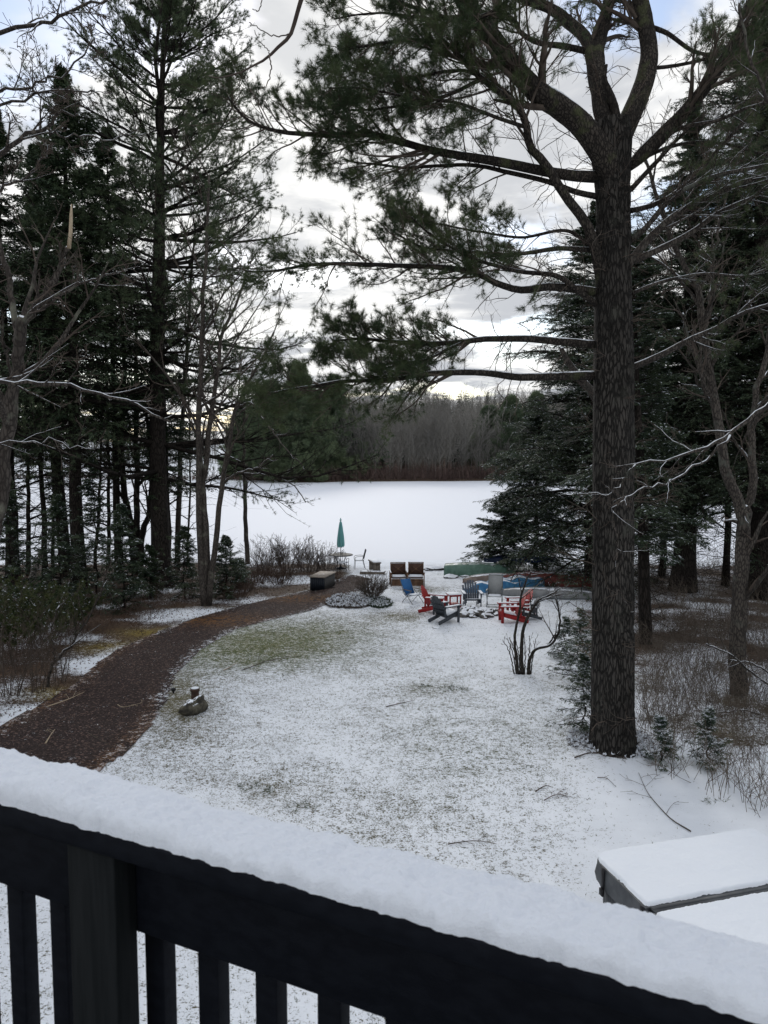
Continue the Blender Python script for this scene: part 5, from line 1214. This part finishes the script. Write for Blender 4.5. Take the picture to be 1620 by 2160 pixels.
bare_px('bare_tree', 'near bare tree outside the left edge whose snowy boughs reach in from the left', (-330, 1560), [
    ([(-330, 1560), (-320, 1200), (-300, 900), (-260, 600), (-240, 350), (-260, 100), (-300, -200)], (60, 30), 0, (0,), .5),
    ([(-290, 870), (-180, 830), (-60, 808), (0, 805), (80, 806), (180, 820), (260, 845), (360, 890)], (13, 5), .5, (10, 5, 4), .35),
    ([(-255, 560), (-140, 430), (-40, 345), (10, 320), (60, 282), (102, 268), (125, 245), (165, 240)], (17, 4), .4, (8, 5, 4), .4),
    ([(102, 268), (112, 285), (160, 288), (230, 290), (310, 280)], (6, 2), .3, (6, 4, 3), .2),
    ([(-245, 520), (-120, 440), (-10, 402), (40, 380), (78, 352), (98, 325)], (10, 3), .2, (7, 5, 4), .4),
    ([(-245, 300), (-120, 160), (-20, 85), (50, 55), (110, 48), (160, 18), (215, 0), (260, -25)], (12, 4), -.5, (9, 5, 4), .4),
    ([(-240, 330), (-100, 220), (0, 190), (70, 180), (140, 150), (200, 80)], (9, 3), .4, (9, 5, 4), .35),
    ([(-290, 1000), (-160, 960), (-40, 945), (60, 935), (130, 933), (200, 948)], (7, 2), .5, (7, 4), .4),
    ([(-240, 420), (-120, 330), (-40, 250), (60, 200), (140, 190), (210, 200)], (9, 3), .4, (8, 5, 4), .35),
    ], d=9.0, mats=M['snowy_bark'], ratio=(.17, .5, .55), up=.02, wig=.15)
mapl = bare_px('maple_bough', 'slender budded bough hanging into the top centre of the sky from a near tree', (-420, 1700), [
    ([(-420, 1700), (-430, 1000), (-400, 300), (-300, -400)], (90, 60), 0, (0,), .5),
    ([(-330, -250), (0, -420), (350, -380), (600, -180), (640, -40), (631, 10), (618, 60), (600, 88), (570, 116), (540, 135), (500, 158), (462, 164), (440, 160)], (30, 28, 24, 16, 11, 9.5, 8.5, 7.5, 6, 4.6, 3.4, 2.6, 2), 1.6, (0,), .5),
    ([(610, 72), (592, 76), (572, 74), (552, 64), (538, 54), (525, 47)], (3, 1.6), 0, (0,), .5),
    ([(568, 116), (572, 140), (568, 165), (560, 182), (548, 187)], (3, 1.8), 0, (0,), .5),
    ([(570, 114), (560, 100), (545, 85), (537, 64)], (2.2, 1.5), 0, (0,), .5),
    ([(508, 154), (508, 168), (500, 185), (488, 192)], (2.4, 1.4), 0, (0,), .5),
    ([(560, -30), (550, 8), (545, 24), (532, 20)], (2.6, 1.6), 0, (0,), .5)], d=6.6, mats=M['twig'], ratio=(.3,), jit=.004)
bud = MB(); 
for x, y in [(440, 160), (525, 47), (540, 52), (548, 187), (560, 184), (537, 62), (488, 192), (532, 20), (545, 30), (552, 64)]:
    c = PD(x, y, 8.2 if x < 545 else 7.6); c = PD(x, y, 6.6) if False else c; 
    bud.tubes(np.array([c-[.012, 0, 0], c, c+[.012, 0, .006], c+[.022, 0, .01]]), np.array([.003, .008, .007, .001]), 6)

# ------------------------------------------------------------------ right side
g, d = gp(1243, 1236)
conifer('hemlock', 'big hemlock right behind the great pine, its snow-flecked boughs spreading over the boats', 'tree', g, PD(1235, 440, d)[2]-g[2], 4.7, 'hemlock', tr=.2, z0=.05, nb=330, tips=8, needle=M['hemlock_needle'], snow=.26, dens=1.2, wexp=.5, dead=10)
g, d = gp(1130, 1200)
conifer('hemlock', 'lower hemlock at the water side of the boats, its outer sprays feathering over the ice', 'tree', g, PD(1110, 860, d)[2]-g[2], 3.3, 'hemlock', tr=.11, z0=.05, nb=170, droop=(-.05, -.12), tips=8, needle=M['hemlock_needle'], snow=.3, dens=1.2, wexp=.4)
g, d = gp(1062, 1206)
conifer('young_hemlock', 'small feathery young hemlock leaning over the ice at the left end of the boats', 'tree', g, PD(1062, 1040, d)[2]-g[2], 1.9, 'hemlock', tr=.05, z0=.05, nb=90, tips=8, needle=M['hemlock_needle'], snow=.4, dens=1., wexp=.4)
g, d = gp(1452, 1246)
T3 = lpine([(1440, 1250), (1444, 1180), (1448, 1050), (1452, 900), (1456, 720), (1460, 560), (1464, 400), (1468, 200)], d, [62, 46, 42, 38, 34, 30, 22, 12])
conifer('hemlock', 'dark thick-trunked hemlock standing right of the great pine near the ice', 'tree', g, 22, 4.2, 'hemlock', trunk=T3, z0=.24, nb=250, tips=8, dead=70, needle=M['hemlock_needle'], snow=.08, dens=1.3, wexp=.5)
g, d = gp(1612, 1262)
T4 = lpine([(1612, 1265), (1608, 1150), (1606, 1000), (1606, 800), (1608, 500), (1610, 200), (1612, -80)], d, [64, 50, 46, 42, 34, 22, 6])
conifer('hemlock', 'massive dark hemlock filling the right edge of the photo to the top', 'tree', g, 24, 4.6, 'hemlock', trunk=T4, z0=.26, nb=360, tips=8, dead=80, needle=M['hemlock_needle'], snow=.06, dens=1.3, wexp=.42)
g, d = gp(1360, 1358)
T5 = lpine([(1362, 1358), (1358, 1200), (1355, 1050), (1346, 900), (1340, 760), (1338, 620), (1345, 480)], d, [28, 24, 20, 16, 14, 10, 3])
conifer('hemlock', 'slim hemlock trunk close on the right of the great pine with thin boughs', 'tree', g, 12, 2.3, 'hemlock', trunk=T5, z0=.22, nb=110, tips=7, dead=60, needle=M['hemlock_needle'], snow=.25, dens=1.1, wexp=.5)
for x, y, yt, r_, lb_ in [(1530, 1235, 420, 3.3, 'dark hemlock between the thick-trunked one and the right edge, near the ice'), (1395, 1215, 620, 2.6, 'narrow dark hemlock seen between the great pine and the thick-trunked hemlock'), (1320, 1225, 520, 3.0, 'dark hemlock behind the great pine trunk, boughs showing on its right')]:
    g, d = gp(x, y); conifer('hemlock', lb_, 'tree', g, PD(x, yt, d)[2]-g[2], r_, 'hemlock', tr=.14, z0=.22, nb=190, tips=8, needle=M['hemlock_needle'], snow=.06, dens=1.2, wexp=.5, dead=60)
# twisted two-stemmed tree
bare_px('bare_tree', 'twisted rough-barked bare tree forking into two snow-caught stems at the right', (1556, 1464), [
    ([(1556, 1464), (1558, 1380), (1560, 1280), (1562, 1180), (1568, 1110), (1572, 1085), (1574, 1070)], (38, 35, 32, 30, 27, 20, 8), 0, (4, 4), .3),
    ([(1565, 1130), (1560, 1080), (1545, 1040), (1528, 980), (1516, 900), (1502, 820), (1492, 740), (1482, 660), (1468, 600), (1430, 540), (1402, 480), (1380, 400), (1360, 330)], (26, 6), -.5, (14, 5, 4), .3),
    ([(1568, 1120), (1578, 1075), (1590, 1030), (1588, 950), (1584, 890), (1594, 840), (1612, 780), (1624, 700), (1640, 600)], (20, 9), .4, (8, 5, 4), .3),
    ([(1484, 700), (1500, 640), (1500, 560), (1515, 480), (1540, 380)], (9, 4), .5, (10, 5, 4), .2),
    ([(1510, 860), (1470, 800), (1450, 740), (1440, 660)], (6, 3), .3, (7, 4), .2)], mats=M['snowy_bark'], ratio=(.28, .5, .55), wig=.18, jit=.03, up=.04)
# near tree outside the right edge, arching snowy boughs
bare_px('bare_tree', 'near bare tree beyond the right edge whose snowy boughs cross the great pine trunk', (1860, 1640), [
    ([(1860, 1640), (1850, 1200), (1830, 800), (1800, 400), (1790, 0)], (46, 24), 0, (0,), .5),
    ([(1830, 790), (1740, 800), (1650, 835), (1600, 872), (1530, 925), (1465, 952), (1400, 970), (1314, 983)], (13, 4), .2, (7, 4, 3), .4),
    ([(1540, 918), (1500, 962), (1450, 990), (1410, 1018), (1360, 1030), (1325, 1045), (1302, 1066)], (6, 3.4), -.2, (6, 4, 3), .2),
    ([(1302, 1066), (1292, 1085), (1299, 1120), (1304, 1150), (1308, 1178), (1312, 1240), (1330, 1290)], (4, 1.6), -.1, (4, 3), .1),
    ([(1340, 980), (1318, 1010), (1290, 1040), (1245, 1040), (1210, 1038)], (4, 2), 0, (5, 3), .2),
    ([(1800, 400), (1720, 330), (1640, 240), (1580, 120), (1560, 0)], (10, 5), .4, (8, 4, 3), .3)], d=11.4, mats=M['snowy_bark'], ratio=(.22, .5, .5), wig=.16, jit=.02)
bare_px('arching_sapling', 'bent snow-lined sapling arching down into the brush at the lower right edge', (1700, 1500), [
    ([(1700, 1500), (1650, 1460), (1600, 1430), (1560, 1395), (1520, 1370), (1490, 1358)], (6, 3), 0, (8, 5), .2), ([(1700, 1560), (1640, 1520), (1580, 1500), (1520, 1502), (1490, 1508)], (5, 2), -.4, (6, 4), .2), ([(1700, 1640), (1640, 1625), (1570, 1600), (1520, 1575)], (5, 2), -.6, (6, 4), .2), ([(1690, 1540), (1640, 1440), (1590, 1400), (1540, 1392)], (5, 2), .3, (7, 4), .2)], mats=M['snowy_bark'], ratio=(.28, .5), jit=.01)
# many-stemmed shrub in front of the fire ring
bare_px('bare_shrub', 'many-stemmed bare shrub with crooked dark stems on the snow in front of the red chairs', (1104, 1422), [
    ([(1095, 1424), (1088, 1380), (1086, 1340), (1094, 1300), (1100, 1255), (1112, 1220), (1122, 1205)], (7, 3), 0, (5, 4), .4),
    ([(1104, 1422), (1100, 1370), (1106, 1325), (1118, 1292), (1140, 1264), (1160, 1255), (1182, 1240)], (9, 3), -.3, (6, 4), .5),
    ([(1115, 1424), (1118, 1390), (1130, 1370), (1155, 1363), (1170, 1352), (1178, 1330), (1180, 1300), (1172, 1262)], (8, 3), -.2, (6, 4), .5),
    ([(1156, 1364), (1166, 1345), (1172, 1335)], (4, 2), 0, (0,), .5)]+
    [([(1104+dx_*1.3, 1424), (1104+dx_*2.0, 1380), (1100+dx_*2.8, 1335+abs(dx_))], (3, 1.2), 0, (4, 2), .3) for dx_ in (-14, -9, -5, 2, 6, 11, -11)], mats=M['limb_bark'], ratio=(.30, .5), jit=.008, k=7)
# small snowy spruces
for x, y, yt, r_, nb_, lb_ in [(1228, 1545, 1375, .80, 60, 'small snowy spruce at the left foot of the great pine'), (1222, 1440, 1280, .95, 70, 'young snowy spruce behind the left side of the great pine trunk'), (1392, 1608, 1510, .42, 38, 'little snow-laden spruce just right of the great pine base'), (1492, 1612, 1492, .50, 42, 'little snow-laden spruce farther right in the brush'), (1190, 1392, 1300, .6, 50, 'low young spruce at the edge of the trees above the snowy spruces')]:
    g, d = gp(x, y); conifer('young_spruce', lb_, 'tree', g, PD(x, yt, d)[2]-g[2], r_, 'spruce', tr=.016, z0=.04, nb=nb_, tips=5, needle=M['hemlock_needle'], snow=.95 if x > 1300 else .6, size=.40, wexp=.9, group='young snowy spruces at the edge of the right-hand woods', dens=.6)
# brush under the right-hand trees
def brush(name, label, area, n_, h_, m_='twig', r_=.004):
    x = rng.uniform(area[0], area[1], n_); y = rng.uniform(area[2], area[3], n_); V = np.stack([x, y, H(x, y)-.02], 1)
    PX, PY, D = toPix(V); lim_ = np.interp(PY, [1200, 1330, 1400, 1560, 1640, 1700, 1800], [1190, 1330, 1345, 1345, 1400, 1560, 1700]); k = (PX > lim_+rng.normal(size=n_)*12) & (rng.random(n_) < .25+.9*vnoise(x*.9, y*.9)); V = V[k]; n2 = len(V)
    P = walk(V, np.tile([0, 0, 1.], (n2, 1))+rng.normal(size=(n2, 3))*.35, h_*(.3+.9*rng.random(n2)), 5, .12, 0, -.04); mb = MB(); R_ = np.full((n2, 1), r_)*np.linspace(1, .5, 5); mb.tubes(P, R_, 3, cap=False)
    A_, AR_ = grow(P, R_, 5, .25, 1, .45, .7, wig=.18, n=4, rr=.7, lmin=.05, rmin=.0022, alt=True); mb.tubes(A_, AR_, 3, cap=False)
    return tag(mb.build(name, [M[m_]]), label, 'undergrowth', kind='stuff')
brush('undergrowth', 'tangled brown bare undergrowth beneath the trees at the right', (4.0, 16, 10.6, 24), 10000, .9, 'brush', .005)
brush('undergrowth', 'reddish dead undergrowth farther back near the ice at the right', (5.5, 26, 24, 38), 3600, 1.0, 'brush', .007)
def brushL():
    n_ = 5200; x = rng.uniform(-17, -3, n_); y = rng.uniform(14, 39, n_); V = np.stack([x, y, H(x, y)-.02], 1); PX, PY, D = toPix(V)
    edge = np.interp(PY, [1150, 1215, 1232, 1255, 1300, 1330, 1365, 1385, 1440, 1490, 1540], [745, 700, 640, 560, 380, 310, 215, 170, 110, 40, -30]); k = (PX < edge-15) & (rng.random(n_) < vnoise(x*.8, y*.8)*1.2); V = V[k]; n2 = len(V)
    P = walk(V, np.tile([0, 0, 1.], (n2, 1))+rng.normal(size=(n2, 3))*.4, .8*(.3+.9*rng.random(n2)), 5, .13, 0, -.04); mb = MB(); R_ = np.full((n2, 1), .006)*np.linspace(1, .5, 5); mb.tubes(P, R_, 3, cap=False)
    A_, AR_ = grow(P, R_, 5, .25, 1, .45, .7, wig=.18, n=4, rr=.7, lmin=.05, rmin=.003, alt=True); mb.tubes(A_, AR_, 3, cap=False)
    tag(mb.build('undergrowth', [M['red_twig']]), 'thin reddish bare undergrowth under the left-hand trees', 'undergrowth', kind='stuff')
brushL()
n_ = 900; a = rng.random(n_)*6.283; r_ = .42+.42*rng.random(n_)**1.5; x = 4.22+np.cos(a)*r_; y = 13.6+np.sin(a)*r_; P = np.stack([x, y, H(x, y)+.03*rng.random(n_)], 1)
mb = MB(); dd_ = nrm(rng.normal(size=P.shape)*[1, 1, .5]+[0, 0, .5]); tufts(mb, P, dd_, 4, .10, .008, .7); k = rng.random(n_) < .5; tufts(mb, P[k]+[0, 0, .03], dd_[k], 4, .06, .03, .9, 1)
tag(mb.build('twig_litter', [M['twig'], M['snow']]), 'snow-dusted twigs and bark litter heaped round the foot of the great pine', 'twig litter', kind='stuff')
# snow-covered dead trunk leaning behind the great pine
P, R = lpine([(1184, 735), (1200, 765), (1225, 800), (1250, 830), (1280, 890), (1300, 980), (1310, 1150)], (17.5, 20), [9, 13, 17, 17, 14, 12, 10]); P, R = smooth_line(P, R, 24)
b = G(1312, 1290); P = np.vstack([P, b-[0, 0, .1]]); R = np.append(R, .07); mb = MB(); mb.tubes(P, R, 9)
tag(mb.build('leaning_dead_trunk', [M['snowy_bark']], loc=b, smooth=True), 'snow-covered dead trunk leaning up to the left behind the great pine', 'tree')
